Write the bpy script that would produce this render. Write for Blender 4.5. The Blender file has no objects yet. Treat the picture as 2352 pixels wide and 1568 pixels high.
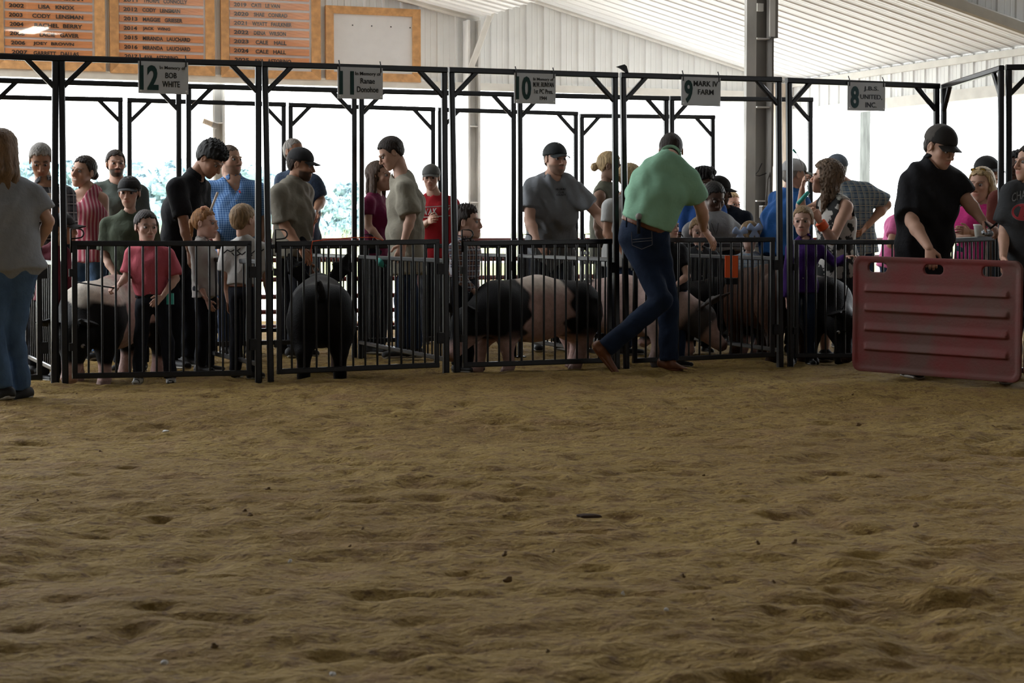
import bpy, math, random
import numpy as np
from mathutils import Vector, Matrix, Quaternion

SC = bpy.context.scene
COL = SC.collection
random.seed(7)
RNG = np.random.default_rng(7)

# ------------------------------------------------------------------ camera
FPX, CXP, CYP = 4300.0, 1176.0, 784.0        # focal length in pixels of the 2352x1568 frame
HCAM = 1.01
PITCH = math.atan((784.0 - 530.0) / FPX)     # looking slightly down
cam_d = bpy.data.cameras.new('camera')
cam_d.sensor_width = 36.0
cam_d.lens = 36.0 * FPX / 2352.0
cam_d.clip_end = 1500
cam_d.dof.use_dof = True
cam_d.dof.focus_distance = 13.0
cam_d.dof.aperture_fstop = 9.0
cam = bpy.data.objects.new('camera', cam_d)
COL.objects.link(cam)
cam.location = (0, 0, HCAM)
cam.rotation_euler = (math.pi / 2 - PITCH, 0, 0)
SC.camera = cam

# ------------------------------------------------------------------ sky, lamps, exposure
world = bpy.data.worlds.new('bright_overcast_sky')
SC.world = world
world.use_nodes = True
bg = world.node_tree.nodes['Background']
bg.inputs[0].default_value = (0.93, 0.97, 1.0, 1)
bg.inputs[1].default_value = 8.7
SC.view_settings.view_transform = 'Standard'
SC.view_settings.look = 'None'
SC.view_settings.exposure = 0.0
SC.view_settings.gamma = 1.0
SC.view_settings.use_curve_mapping = False
LAMP_POWER = 10.0

# ------------------------------------------------------------------ geometry of the place
CAM = np.array([0, 0, HCAM])
FWD = np.array([0, math.cos(PITCH), -math.sin(PITCH)])
UPV = np.array([0, math.sin(PITCH), math.cos(PITCH)])
RGT = np.array([1.0, 0, 0])

def ray(px, py):
    return FWD + (px - CXP) / FPX * RGT - (py - CYP) / FPX * UPV

def P(px, py, d):                            # point seen at a pixel, d metres in front of the camera
    r = ray(px, py)
    return CAM + r * (d / r[1])

def PG(px, py, z=0.0):
    r = ray(px, py)
    return CAM + r * ((z - HCAM) / r[2])

_a, _b = P(130, 890, 12.06), P(1790, 838, 14.02)
ROWA = math.atan2(_b[1] - _a[1], _b[0] - _a[0])       # the pens run at this angle to the view
U = np.array([math.cos(ROWA), math.sin(ROWA), 0.0])
V = np.array([-math.sin(ROWA), math.cos(ROWA), 0.0])
Z = np.array([0, 0, 1.0])
V1 = float(_a @ V)
V2, V3 = V1 * 1.186, V1 * 1.335
VW = 21.2

class Plane:                                  # an upright plane: through p along the horizontal direction dirn
    def __init__(self, p, dirn):
        self.p = np.array(p, float); self.u = np.array(dirn, float); self.u[2] = 0
        self.u /= np.linalg.norm(self.u)
        self.n = np.array([-self.u[1], self.u[0], 0.0])
    def at(self, px, py):
        r = ray(px, py)
        return CAM + r * (((self.p - CAM) @ self.n) / (r @ self.n))
    def off(self, dv):
        return Plane(self.p + self.n * dv, self.u)

def rowplane(v):
    return Plane(V * v, U)
PL1, PL2, PL3, PLW = rowplane(V1), rowplane(V2), rowplane(V3), rowplane(VW)

# ------------------------------------------------------------------ materials
def lin(c):
    c = c / 255.0
    return c / 12.92 if c <= 0.04045 else ((c + 0.055) / 1.055) ** 2.4

def rgb(r, g, b):
    return (lin(r), lin(g), lin(b), 1.0)

MATS = {}
def mat(name, col, rough=0.7, var=0.0, vscale=8.0, bump=0.0, bscale=60.0, metal=0.0, stretch=(1, 1, 1), attr=False, spec=0.3, col2=None):
    if name in MATS: return MATS[name]
    m = bpy.data.materials.new(name); MATS[name] = m
    m.use_nodes = True
    nt = m.node_tree; b = nt.nodes['Principled BSDF']
    b.inputs['Base Color'].default_value = col
    b.inputs['Roughness'].default_value = rough
    b.inputs['Metallic'].default_value = metal
    b.inputs['Specular IOR Level'].default_value = spec
    tc = nt.nodes.new('ShaderNodeTexCoord'); mp = nt.nodes.new('ShaderNodeMapping')
    mp.inputs['Scale'].default_value = stretch
    nt.links.new(tc.outputs['Object'], mp.inputs[0])
    src = None
    if attr:
        at = nt.nodes.new('ShaderNodeAttribute'); at.attribute_name = 'Col'
        src = at.outputs['Color']
    if var or col2:
        nz = nt.nodes.new('ShaderNodeTexNoise'); nz.inputs['Scale'].default_value = vscale
        nz.inputs['Detail'].default_value = 5
        nt.links.new(mp.outputs[0], nz.inputs[0])
        if col2:
            rp = nt.nodes.new('ShaderNodeMapRange')
            rp.inputs[1].default_value = 0.35; rp.inputs[2].default_value = 0.65
            nt.links.new(nz.outputs[0], rp.inputs[0])
            mx = nt.nodes.new('ShaderNodeMix'); mx.data_type = 'RGBA'
            mx.inputs[6].default_value = col; mx.inputs[7].default_value = col2
            nt.links.new(rp.outputs[0], mx.inputs[0])
            src = mx.outputs[2]
        if var:
            hs = nt.nodes.new('ShaderNodeHueSaturation')
            mr = nt.nodes.new('ShaderNodeMapRange')
            mr.inputs[1].default_value = 0.3; mr.inputs[2].default_value = 0.7
            mr.inputs[3].default_value = 1 - var; mr.inputs[4].default_value = 1 + var
            nt.links.new(nz.outputs[0], mr.inputs[0]); nt.links.new(mr.outputs[0], hs.inputs['Value'])
            if src: nt.links.new(src, hs.inputs['Color'])
            else: hs.inputs['Color'].default_value = col
            src = hs.outputs[0]
    if src: nt.links.new(src, b.inputs['Base Color'])
    if bump:
        n2 = nt.nodes.new('ShaderNodeTexNoise'); n2.inputs['Scale'].default_value = bscale; n2.inputs['Detail'].default_value = 4
        nt.links.new(mp.outputs[0], n2.inputs[0])
        bp = nt.nodes.new('ShaderNodeBump'); bp.inputs['Strength'].default_value = bump; bp.inputs['Distance'].default_value = 0.02
        nt.links.new(n2.outputs[0], bp.inputs['Height']); nt.links.new(bp.outputs[0], b.inputs['Normal'])
    return m

def add_weave(m, kind, c0, c1, c2=None, scale=60.0, base_mix=True):
    """checks and stripes woven into a cloth material, in the garment's own coordinates"""
    nt = m.node_tree; b = nt.nodes['Principled BSDF']
    tc = nt.nodes.new('ShaderNodeTexCoord'); sp = nt.nodes.new('ShaderNodeSeparateXYZ')
    nt.links.new(tc.outputs['Object'], sp.inputs[0])
    def math_(op, a, bb):
        n = nt.nodes.new('ShaderNodeMath'); n.operation = op
        for i, s in enumerate((a, bb)):
            if isinstance(s, (int, float)): n.inputs[i].default_value = s
            elif s is not None: nt.links.new(s, n.inputs[i])
        return n.outputs[0]
    xy = math_('ADD', sp.outputs[0], math_('MULTIPLY', sp.outputs[1], 0.6))
    def stripe(s, sc, duty):
        f = math_('FRACT', math_('MULTIPLY', s, sc), None)
        return math_('LESS_THAN', f, duty)
    def mix(f, a, bb):
        mx = nt.nodes.new('ShaderNodeMix'); mx.data_type = 'RGBA'
        if isinstance(f, float): mx.inputs[0].default_value = f
        else: nt.links.new(f, mx.inputs[0])
        for i, s in ((6, a), (7, bb)):
            if isinstance(s, tuple): mx.inputs[i].default_value = s
            else: nt.links.new(s, mx.inputs[i])
        return mx.outputs[2]
    sx, sz = stripe(xy, scale, 0.5), stripe(sp.outputs[2], scale, 0.5)
    if kind == 'stripes':
        out = mix(stripe(xy, scale, 0.45), c0, c1)
    elif kind == 'gingham':
        out = mix(math_('MULTIPLY', math_('ADD', sx, sz), 0.5), c0, c1)
    else:                                   # plaid: broad check plus thin over-lines
        out = mix(math_('MULTIPLY', math_('ADD', sx, sz), 0.5), c0, c1)
        out = mix(math_('MAXIMUM', stripe(xy, scale, 0.14), stripe(math_('ADD', sp.outputs[2], 0.3 / scale), scale, 0.14)), out, c2 or c1)
    nt.links.new(out, b.inputs['Base Color'])
    return m

# ------------------------------------------------------------------ objects
WL = {}
def link(o, base, parent):
    COL.objects.link(o)
    base = np.array(base, float)
    if parent is not None:
        o.parent = parent
        o.location = base - WL[parent.name]
    else:
        o.location = base
    WL[o.name] = base
    return o

def mesh_np(name, verts, faces, smooth=False, nper=None):
    me = bpy.data.meshes.new(name)
    verts = np.asarray(verts, np.float32)
    if isinstance(faces, np.ndarray):
        nf, k = faces.shape
        me.vertices.add(len(verts)); me.vertices.foreach_set('co', verts.ravel())
        me.loops.add(nf * k); me.loops.foreach_set('vertex_index', faces.astype(np.int32).ravel())
        me.polygons.add(nf); me.polygons.foreach_set('loop_start', np.arange(0, nf * k, k, dtype=np.int32))
        me.update(calc_edges=True)
    else:
        me.from_pydata([tuple(map(float, v)) for v in verts], [], faces)
        me.update()
    if smooth: me.polygons.foreach_set('use_smooth', np.ones(len(me.polygons), bool))
    return me

def mk(name, verts, faces, m, parent=None, smooth=False, base=None, col=None):
    verts = np.asarray(verts, float)
    if base is None:
        base = verts.mean(0)
        if parent is None: base[2] = verts[:, 2].min()
    me = mesh_np(name, verts - base, faces, smooth)
    if col is not None:
        ca = me.color_attributes.new('Col', 'FLOAT_COLOR', 'POINT')
        c4 = np.ones((len(verts), 4), np.float32); c4[:, :3] = col
        ca.data.foreach_set('color', c4.ravel())
    for mm in (m if isinstance(m, (list, tuple)) else [m]): me.materials.append(mm)
    return link(bpy.data.objects.new(name, me), base, parent)

def tag(o, label=None, cat=None, group=None, kind=None):
    if label: o['label'] = label
    if cat: o['category'] = cat
    if group: o['group'] = group
    if kind: o['kind'] = kind
    return o

def thing(name, label, cat, base, group=None):
    o = bpy.data.objects.new(name, None)
    o.empty_display_size = 0.1
    link(o, base, None)
    return tag(o, label, cat, group)

class MB:                                     # collects simple solids into one mesh
    def __init__(self): self.v = []; self.f = []
    def add(self, v, f):
        n = sum(len(a) for a in self.v)
        self.v.append(np.asarray(v, float)); self.f += [tuple(i + n for i in q) for q in f]
        return self
    def tube(self, p0, p1, w, h, side=None, ch=0.18):
        """square tube with eased corners from p0 to p1; side = direction of the width w"""
        p0, p1 = np.array(p0, float), np.array(p1, float)
        a = p1 - p0; a /= np.linalg.norm(a)
        s = np.array(side if side is not None else U, float)
        s = s - a * (s @ a); s /= np.linalg.norm(s)
        t = np.cross(a, s)
        w2, h2 = w / 2, h / 2; c = min(w2, h2) * ch * 2
        pr = [(w2, h2 - c), (w2 - c, h2), (-w2 + c, h2), (-w2, h2 - c), (-w2, -h2 + c), (-w2 + c, -h2), (w2 - c, -h2), (w2, -h2 + c)]
        v = [p + s * x + t * y for p in (p0, p1) for x, y in pr]
        f = [(i, (i + 1) % 8, 8 + (i + 1) % 8, 8 + i) for i in range(8)] + [tuple(range(7, -1, -1)), tuple(range(8, 16))]
        return self.add(v, f)
    def box(self, c, sx, sy, sz, ax=None, ay=None):
        c = np.array(c, float); ax = U if ax is None else np.array(ax, float); ay = V if ay is None else np.array(ay, float)
        v = [c + ax * (i * sx / 2) + ay * (j * sy / 2) + Z * (k * sz / 2) for i in (-1, 1) for j in (-1, 1) for k in (-1, 1)]
        return self.add(v, [(0, 1, 3, 2), (4, 6, 7, 5), (0, 4, 5, 1), (2, 3, 7, 6), (0, 2, 6, 4), (1, 5, 7, 3)])
    def path(self, pts, r, n=8, closed=False):
        pts = [np.array(p, float) for p in pts]; k = len(pts); v = []
        prev = None
        for i, p in enumerate(pts):
            a = (pts[(i + 1) % k] if closed or i < k - 1 else p) - (pts[i - 1] if closed or i > 0 else p)
            a /= np.linalg.norm(a)
            s = np.cross(a, [0.3, 0.2, 1.0]) if prev is None else prev - a * (prev @ a)
            s /= np.linalg.norm(s); prev = s; t = np.cross(a, s)
            ri = r[i] if isinstance(r, (list, tuple)) else r
            v += [p + ri * (s * math.cos(2 * math.pi * j / n) + t * math.sin(2 * math.pi * j / n)) for j in range(n)]
        f = []
        for i in range(k if closed else k - 1):
            b0, b1 = i * n, ((i + 1) % k) * n
            f += [(b0 + j, b0 + (j + 1) % n, b1 + (j + 1) % n, b1 + j) for j in range(n)]
        if not closed: f += [tuple(range(n - 1, -1, -1)), tuple(range((k - 1) * n, k * n))]
        return self.add(v, f)
    def build(self, name, m, parent=None, smooth=False, base=None):
        return mk(name, np.concatenate(self.v), self.f, m, parent, smooth, base)

def tube(name, p0, p1, w, h, m, parent, side=None):
    return MB().tube(p0, p1, w, h, side).build(name, m, parent)

_rod = {}
def rod(name, p0, p1, r, m, parent, n=8):
    """a straight round bar; alike bars share one mesh"""
    key = (name, m.name)
    if key not in _rod:
        v = [(math.cos(2 * math.pi * i / n), math.sin(2 * math.pi * i / n), z) for z in (-.5, .5) for i in range(n)]
        f = [(i, (i + 1) % n, n + (i + 1) % n, n + i) for i in range(n)] + [tuple(range(n - 1, -1, -1)), tuple(range(n, 2 * n))]
        me = mesh_np(name, v, f); me.materials.append(m)
        me.polygons.foreach_set('use_smooth', np.array([True] * n + [False, False]))
        _rod[key] = me
    p0, p1 = np.array(p0, float), np.array(p1, float)
    o = bpy.data.objects.new(name, _rod[key])
    link(o, (p0 + p1) / 2, parent)
    d = Vector(p1 - p0)
    o.rotation_mode = 'QUATERNION'; o.rotation_quaternion = Vector((0, 0, 1)).rotation_difference(d)
    o.scale = (r, r, d.length)
    return o

FONT = None
def lettering(name, s, plane, x0, x1, yc, hpx, m, parent, bold=0.0, lift=0.004, xref=None):
    """flat raised letters fitted between two pixel columns of an upright plane"""
    cu = bpy.data.curves.new(name, 'FONT'); cu.body = s; cu.offset = bold; cu.resolution_u = 3; cu.extrude = 0.01
    tmp = bpy.data.objects.new(name, cu); COL.objects.link(tmp)
    bpy.context.view_layer.update()
    me = bpy.data.meshes.new_from_object(tmp.evaluated_get(bpy.context.evaluated_depsgraph_get()))
    COL.objects.unlink(tmp); bpy.data.objects.remove(tmp); bpy.data.curves.remove(cu)
    co = np.empty(len(me.vertices) * 3, np.float32); me.vertices.foreach_get('co', co); co = co.reshape(-1, 3)
    faces = [tuple(p.vertices) for p in me.polygons]
    bpy.data.meshes.remove(me)
    lo, hi = co.min(0), co.max(0)
    pl = plane.off(-lift)
    A, B = pl.at(x0, yc), pl.at(x1, yc)
    T, Bo = pl.at((x0 + x1) / 2, yc - hpx / 2), pl.at((x0 + x1) / 2, yc + hpx / 2)
    w = (B - A) @ pl.u; h = T[2] - Bo[2]
    fx = (co[:, 0] - lo[0]) / (hi[0] - lo[0]); fy = (co[:, 1] - lo[1]) / (hi[1] - lo[1])
    z0 = Bo[2]
    v = A[None] + pl.u[None] * (fx * w)[:, None]
    v[:, 2] = z0 + fy * h
    v += -pl.n[None] * ((co[:, 2] > 0) * 0.002)[:, None]
    return mk(name, v, faces, m, parent)

# ================================================================== SETTING
M_STEEL = mat('black_painted_steel', (0.007, 0.007, 0.009, 1), rough=0.30, var=0.25, vscale=30, spec=0.34)
M_STEEL2 = mat('worn_black_steel', (0.010, 0.010, 0.012, 1), rough=0.42, var=0.3, vscale=20, spec=0.25)
M_WHITE = mat('white_ribbed_metal', (0.86, 0.87, 0.87, 1), rough=0.55, var=0.05, vscale=2.5)
M_CEIL = mat('white_roof_liner', (0.87, 0.88, 0.89, 1), rough=0.5, var=0.04, vscale=1.5)
M_TRIM = mat('white_trim', (0.72, 0.70, 0.66, 1), rough=0.5, var=0.08, vscale=6)
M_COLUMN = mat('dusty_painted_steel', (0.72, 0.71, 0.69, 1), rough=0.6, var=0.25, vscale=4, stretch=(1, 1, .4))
M_COLUMN_D = mat('dark_steel_web', (0.20, 0.185, 0.17, 1), rough=0.7, var=0.3, vscale=4, stretch=(1, 1, .3))  # darker grey steel for the wide column's web, boxes and conduit
M_WOODPOST = mat('pale_weathered_wood', (0.50, 0.42, 0.34, 1), rough=0.8, var=0.25, vscale=10, stretch=(6, 6, .5))
M_FRAMEWOOD = mat('honey_oak_wood', (0.58, 0.315, 0.135, 1), rough=0.5, var=0.22, vscale=14, stretch=(1, 1, 1))
M_PLAQUE = mat('orange_pine_plaque', (0.66, 0.27, 0.105, 1), rough=0.55, var=0.18, vscale=6, stretch=(1, 1, 6))
M_BOARD = mat('white_board', (0.72, 0.71, 0.72, 1), rough=0.6, var=0.03)
M_SIGN = mat('white_sign_plastic', (0.52, 0.54, 0.57, 1), rough=0.6)
M_GREEN = mat('dark_green_print', (0.006, 0.035, 0.032, 1), rough=0.6)
M_BLACK = mat('black_print', (0.012, 0.012, 0.014, 1), rough=0.6)
M_INK = mat('brown_black_carved_letters', (0.030, 0.020, 0.014, 1), rough=0.7)

def vnoise(x, y, seed):
    """smooth value noise"""
    r = np.random.default_rng(seed).random((256, 256)).astype(np.float32)
    xi, yi = np.floor(x).astype(int), np.floor(y).astype(int)
    fx, fy = x - xi, y - yi
    fx, fy = fx * fx * (3 - 2 * fx), fy * fy * (3 - 2 * fy)
    g = lambda a, b: r[a % 256, b % 256]
    return (g(xi, yi) * (1 - fx) + g(xi + 1, yi) * fx) * (1 - fy) + (g(xi, yi + 1) * (1 - fx) + g(xi + 1, yi + 1) * fx) * fy - 0.5

def ground_z(x, y):
    x, y = np.asarray(x, float), np.asarray(y, float)
    v = x * V[0] + y * V[1]
    pen = 1 / (1 + np.exp(-(v - (V1 + .15)) * 9))
    return -0.03 * pen * (1 / (1 + np.exp((v - (V2 + .8)) * 4)))

def build_floor():
    xs = np.arange(-8.2, 9.6, 0.036)
    ys = [3.2]
    while ys[-1] < 21.0: ys.append(ys[-1] + 0.016 + 0.0022 * (ys[-1] - 3))
    ys = np.array(ys)
    X, Y = np.meshgrid(xs, ys, indexing='ij')
    v = X * V[0] + Y * V[1]
    z = ground_z(X, Y)
    amp = 0.5 + 1.1 * np.clip(vnoise(X * .8, Y * .8, 3) + .5, 0, 1)
    lump = (vnoise(X * 5, Y * 6, 1) * .026 + vnoise(X * 11, Y * 12, 2) * .020 + vnoise(X * 23, Y * 25, 4) * .010)
    # scuffed hoof marks: sharp little pits
    pit = np.clip(vnoise(X * 7.3 + 9, Y * 8.1, 6) - .24, 0, 1) * -.10
    z = z + amp * lump + pit + vnoise(X * 1.1, Y * 1.2, 5) * .035
    ridge = np.exp(-((v - (V1 - .12)) / .22) ** 2)
    z += ridge * (0.012 + .06 * np.clip(vnoise(X * 3, Y * 3, 8), -.1, .5))
    edge = np.clip((Y - 15.5) / 2, 0, 1); z *= (1 - .7 * edge)
    nx, ny = X.shape
    verts = np.stack([X, Y, z], -1).reshape(-1, 3)
    i = np.arange(nx - 1)[:, None] * ny + np.arange(ny - 1)[None]
    faces = np.stack([i, i + ny, i + ny + 1, i + 1], -1).reshape(-1, 4)
    m = bpy.data.materials.new('arena_dirt'); m.use_nodes = True
    nt = m.node_tree; b = nt.nodes['Principled BSDF']
    b.inputs['Roughness'].default_value = 0.95; b.inputs['Specular IOR Level'].default_value = 0.1
    tc = nt.nodes.new('ShaderNodeTexCoord')
    def nz(scale, detail, lo, hi):
        n = nt.nodes.new('ShaderNodeTexNoise'); n.inputs['Scale'].default_value = scale; n.inputs['Detail'].default_value = detail
        n.inputs['Roughness'].default_value = .6
        nt.links.new(tc.outputs['Object'], n.inputs[0])
        r = nt.nodes.new('ShaderNodeMapRange'); r.inputs[1].default_value = lo; r.inputs[2].default_value = hi
        nt.links.new(n.outputs[0], r.inputs[0]); return r.outputs[0]
    def mix(f, a, bb):
        mx = nt.nodes.new('ShaderNodeMix'); mx.data_type = 'RGBA'; nt.links.new(f, mx.inputs[0])
        for k, s in ((6, a), (7, bb)):
            if isinstance(s, tuple): mx.inputs[k].default_value = s
            else: nt.links.new(s, mx.inputs[k])
        return mx.outputs[2]
    c = mix(nz(0.45, 4, .35, .65), (0.165, 0.103, 0.031, 1), (0.225, 0.151, 0.047, 1))
    c = mix(nz(9, 6, .50, .68), c, (0.125, 0.072, 0.026, 1))
    c = mix(nz(2.2, 4, .56, .72), c, (0.17, 0.10, 0.043, 1))
    c = mix(nz(60, 3, .58, .75), c, (0.29, 0.20, 0.08, 1))
    c = mix(nz(28, 5, .55, .66), c, (0.10, 0.058, 0.022, 1))
    nt.links.new(c, b.inputs['Base Color'])
    n2 = nt.nodes.new('ShaderNodeTexNoise'); n2.inputs['Scale'].default_value = 38; n2.inputs['Detail'].default_value = 6
    nt.links.new(tc.outputs['Object'], n2.inputs[0])
    bp = nt.nodes.new('ShaderNodeBump'); bp.inputs['Strength'].default_value = 1.0; bp.inputs['Distance'].default_value = .02
    nt.links.new(n2.outputs[0], bp.inputs['Height']); nt.links.new(bp.outputs[0], b.inputs['Normal'])
    o = mk('floor', verts, faces, m, smooth=True, base=(0, 0, 0))
    o['kind'] = 'structure'
    # the rest of the arena floor, behind and beside the camera
    q = MB()
    for (x0, x1, y0, y1) in ((-16, 18, -26, 3.25), (-16, -8.15, 3.25, 21), (9.5, 18, 3.25, 21)):
        q.add([(x0, y0, -.02), (x1, y0, -.02), (x1, y1, -.02), (x0, y1, -.02)], [(0, 1, 2, 3)])
    q.build('floor', m, base=(0, 0, 0))['kind'] = 'structure'
    return m
M_DIRT = build_floor()

# ---- ribbed sheet metal, one sheet at a time
def ribbed(name, o, a, b, la, lb, m, parent, nrm, ribs=4, top=None, ht=0.02):
    """sheet with ribs along b: o corner, a across the ribs (length la), b along; top(t) may cut the far end"""
    o, a, b, nrm = (np.array(q, float) for q in (o, a, b, nrm))
    pitch = la / ribs; pr = []
    for k in range(ribs):
        s = k * pitch
        for ds, h in ((0, 0), (.008, ht), (.034, ht), (.042, 0), (pitch * .36, 0), (pitch * .40, ht * .22), (pitch * .44, 0), (pitch * .66, 0), (pitch * .70, ht * .22), (pitch * .74, 0)):
            pr.append((s + ds * 1.0, h))
    pr.append((la, 0))
    v = []
    for s, h in pr:
        e = lb if top is None else top(s)
        v += [o + a * s + nrm * h, o + a * s + nrm * h + b * e]
    f = [(2 * i, 2 * i + 2, 2 * i + 3, 2 * i + 1) for i in range(len(pr) - 1)]
    return mk(name, v, f, m, parent)

def structure(name, base):
    o = bpy.data.objects.new(name, None); link(o, base, None); o['kind'] = 'structure'; return o

SHEET = 0.914
# far end wall (parallel to the pens)
R1, R2 = PLW.at(1230, 3), PLW.at(1798, 188)
RK = (R2 - R1) / np.linalg.norm(R2 - R1)
rake_z = lambda s: R1[2] + (s - R1 @ U) * RK[2] / (RK @ U)          # height of the right roof at row position s
L1, L2 = PLW.at(900, -10), PLW.at(1095, 42)
lk_z = lambda s: L1[2] + (s - L1 @ U) * (L2[2] - L1[2]) / ((L2 - L1) @ U)
s_corner = R2 @ U
zb = lambda s: PLW.at(640, 190)[2]
Z_OPEN = float(PLW.at(640, 190)[2])
s_mid = PLW.at(1085, 100) @ U
wall_back = structure('wall_back', V * VW + U * 3 + Z * Z_OPEN)
def wall_sheets(s0, s1, top):
    s = s0
    while s < s1 - 1e-3:
        w = min(SHEET, s1 - s)
        ribbed('wall_panel', V * VW + U * s + Z * Z_OPEN, U, Z, w, 1, M_WHITE, wall_back, -V, ribs=max(1, round(w / .2285)), top=lambda t, s=s: top(s + t) - Z_OPEN)
        s += w
wall_sheets(s_mid - 13 * SHEET, s_mid, lambda s: min(lk_z(s), Z_OPEN + 5))
wall_sheets(s_mid, s_corner, rake_z)
tr = MB()
tr.box(V * (VW - .03) + U * ((s_mid - 12 + s_corner) / 2) + Z * (Z_OPEN + .02), s_corner - s_mid + 12, .07, .09)
tr.build('trim_1', M_TRIM)['kind'] = 'structure'
MB().tube(R1 - V * .05 - RK * 3, R2 - V * .05, .07, .07, V).build('trim_2', M_TRIM)['kind'] = 'structure'
MB().tube(L1 - V * .05 - (L2 - L1), L2 - V * .05, .10, .10, V).build('trim_3', M_TRIM)['kind'] = 'structure'

# right eave wall, running towards the camera along -V
nrmC = np.cross(RK, V); nrmC /= np.linalg.norm(nrmC)
if nrmC[2] > 0: nrmC = -nrmC
def on_ceiling(px, py):
    r = ray(px, py); return CAM + r * (((R1 - CAM) @ nrmC) / (r @ nrmC))
VN = float(on_ceiling(2352, 95) @ V)
RAKE_LEN = float((s_corner - s_mid + 2.0) / (RK @ U))
zE0, zE1 = PLW.at(1798, 263)[2], R2[2]
EAVE_LEN = VW - 6.0
wall_right = structure('wall_right', U * s_corner + V * (VW - 5) + Z * zE0)
k = 0
while k * SHEET < EAVE_LEN:
    ribbed('wall_panel', U * (s_corner - .02) + V * (VW - k * SHEET) + Z * zE0, -V, Z, SHEET, zE1 - zE0, M_WHITE, wall_right, -U)
    k += 1
mid = U * s_corner + V * (VW - EAVE_LEN / 2)
MB().box(mid - U * .06 + Z * (zE0 - .02), .10, EAVE_LEN, .12).build('trim_4', M_TRIM)['kind'] = 'structure'
MB().box(mid - U * .05 + Z * (zE1 - .06), .06, EAVE_LEN, .07).build('trim_5', M_TRIM)['kind'] = 'structure'
# outside overhang seen beyond the corner
MB().add([PLW.off(.4).at(1655, 232), PLW.off(.4).at(1800, 266), PLW.off(.4).at(1800, 240), PLW.off(.4).at(1655, 222),
          PLW.off(.5).at(1655, 232), PLW.off(.5).at(1800, 266), PLW.off(.5).at(1800, 240), PLW.off(.5).at(1655, 222)],
         [(0, 1, 2, 3), (7, 6, 5, 4), (0, 4, 5, 1), (2, 6, 7, 3)]).build('trim_6', M_TRIM)['kind'] = 'structure'

# ceilings: ribs run from ridge to eave
ceiling = structure('ceiling', R1)
k = 0
while VW - k * SHEET > VN - .2:
    ribbed('ceiling_panel', R2 - V * (k * SHEET), -V, -RK, SHEET, RAKE_LEN, M_CEIL, ceiling, nrmC, ht=.013)
    k += 1
VN = VW - k * SHEET
LK = (L1 - L2) / np.linalg.norm(L1 - L2)
nL = np.cross(LK, V); nL /= np.linalg.norm(nL)
if nL[2] > 0: nL = -nL
for k in range(int((VW - VN) / SHEET + .5)):
    ribbed('ceiling_panel', L2 - V * (k * SHEET), -V, LK, SHEET, 7.0, M_CEIL, ceiling, nL)
# the upright strip between the two roofs, hidden from the ring
MB().add([L2, L2 - V * (VW - VN), L2 - V * (VW - VN) + Z * 1.2, L2 + Z * 1.2], [(0, 1, 2, 3)]).build('trim_7', M_TRIM)['kind'] = 'structure'

# high wall of the main hall above the low roof, nearer to the camera
print('VN', VN, 'rake z mid', rake_z(s_mid), 'eave', zE0, zE1, 'open', Z_OPEN, 'L2', L2[2], 'scorner', s_corner, s_mid)
wall_front = structure('wall_front', V * VN + U * 4 + Z * 4)
s = s_corner
while s > s_mid - 11:
    b0 = s - SHEET
    ribbed('wall_panel', V * VN + U * s + Z * 7.6, -U, -Z, SHEET, 1, M_WHITE, wall_front, -V,
           top=lambda t, s=s: 7.6 - (rake_z(s - t) if s - t > s_mid - .4 else max(rake_z(s - t), 4.4)) + .02)
    s -= SHEET
e0 = V * (VN - .05) + U * s_corner + Z * rake_z(s_corner)
MB().tube(e0, e0 - RK * RAKE_LEN, .10, .13, V).build('trim_8', M_TRIM)['kind'] = 'structure'
# unseen main hall roof and walls, closed all round to cut light on the ring
hall = MB()
for (u0, u1, z0, z1) in ((-14, 2, 7.0, 9.0), (2, s_corner + 10, 9.0, 7.0)):
    hall.add([U * u0 + V * VN + Z * z0, U * u1 + V * VN + Z * z1, U * u1 - V * 24 + Z * z1, U * u0 - V * 24 + Z * z0], [(0, 1, 2, 3)])
M_HALL = mat('darkened_hall_sheeting', (.14, .135, .13, 1), .7, .1, 2)  # darkened so the unseen hall bounces less light on the people
hall.build('ceiling_main', M_HALL)['kind'] = 'structure'
for nm, a, b in (('wall_left', U * -14 + V * VN, U * -14 - V * 24), ('wall_side', U * (s_corner + 10) + V * VN, U * (s_corner + 10) - V * 24), ('wall_rear', U * -14 - V * 24, U * (s_corner + 10) - V * 24)):
    zl = {'wall_rear': 0.0, 'wall_left': 0.0, 'wall_side': 0.0}[nm]
    MB().add([a + Z * zl, b + Z * zl, b + Z * 9.2, a + Z * 9.2], [(0, 1, 2, 3)]).build(nm, M_HALL)['kind'] = 'structure'

# ================================================================== COLUMNS
def h_column(name, label, pl, xl, xr, ztop, web, depth=.18, zbase=0):
    a, b = pl.at(xl, 500), pl.at(xr, 500); c = (a + b) / 2; c[2] = zbase
    w = (b - a) @ pl.u
    t = thing(name, label, 'column', c)
    for sgn in (-1, 1):
        MB().box(c + Z * (ztop / 2) + U * sgn * (w / 2 - .012), .024, depth, ztop).build('flange', M_COLUMN, t)
    MB().box(c + Z * (ztop / 2) + V * .03, w - .05, .02, ztop).build('web', web, t)
    for z in (1.35, 2.25, 2.95):
        if z < ztop - .2: MB().box(c + Z * z - V * .03, w - .05, depth * .5, .014).build('stiffener', M_COLUMN, t)
    MB().box(c + Z * .012, w + .12, depth + .12, .024).build('base_plate', M_COLUMN, t)
    return t
z_c1 = float(L2[2]) - .05
h_column('steel_column', 'white spotted steel column standing behind the barred pens below the ceiling valley', PLW.off(-.15), 1070, 1098, z_c1, M_COLUMN)
br = MB(); br.tube(PLW.off(-.35).at(1130, 24), PLW.off(-.3).at(1080, 160), .07, .03, U)
tag(br.build('roof_brace', M_TRIM), 'white diagonal steel brace running from ceiling edge down to spotted column', 'brace')
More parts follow.
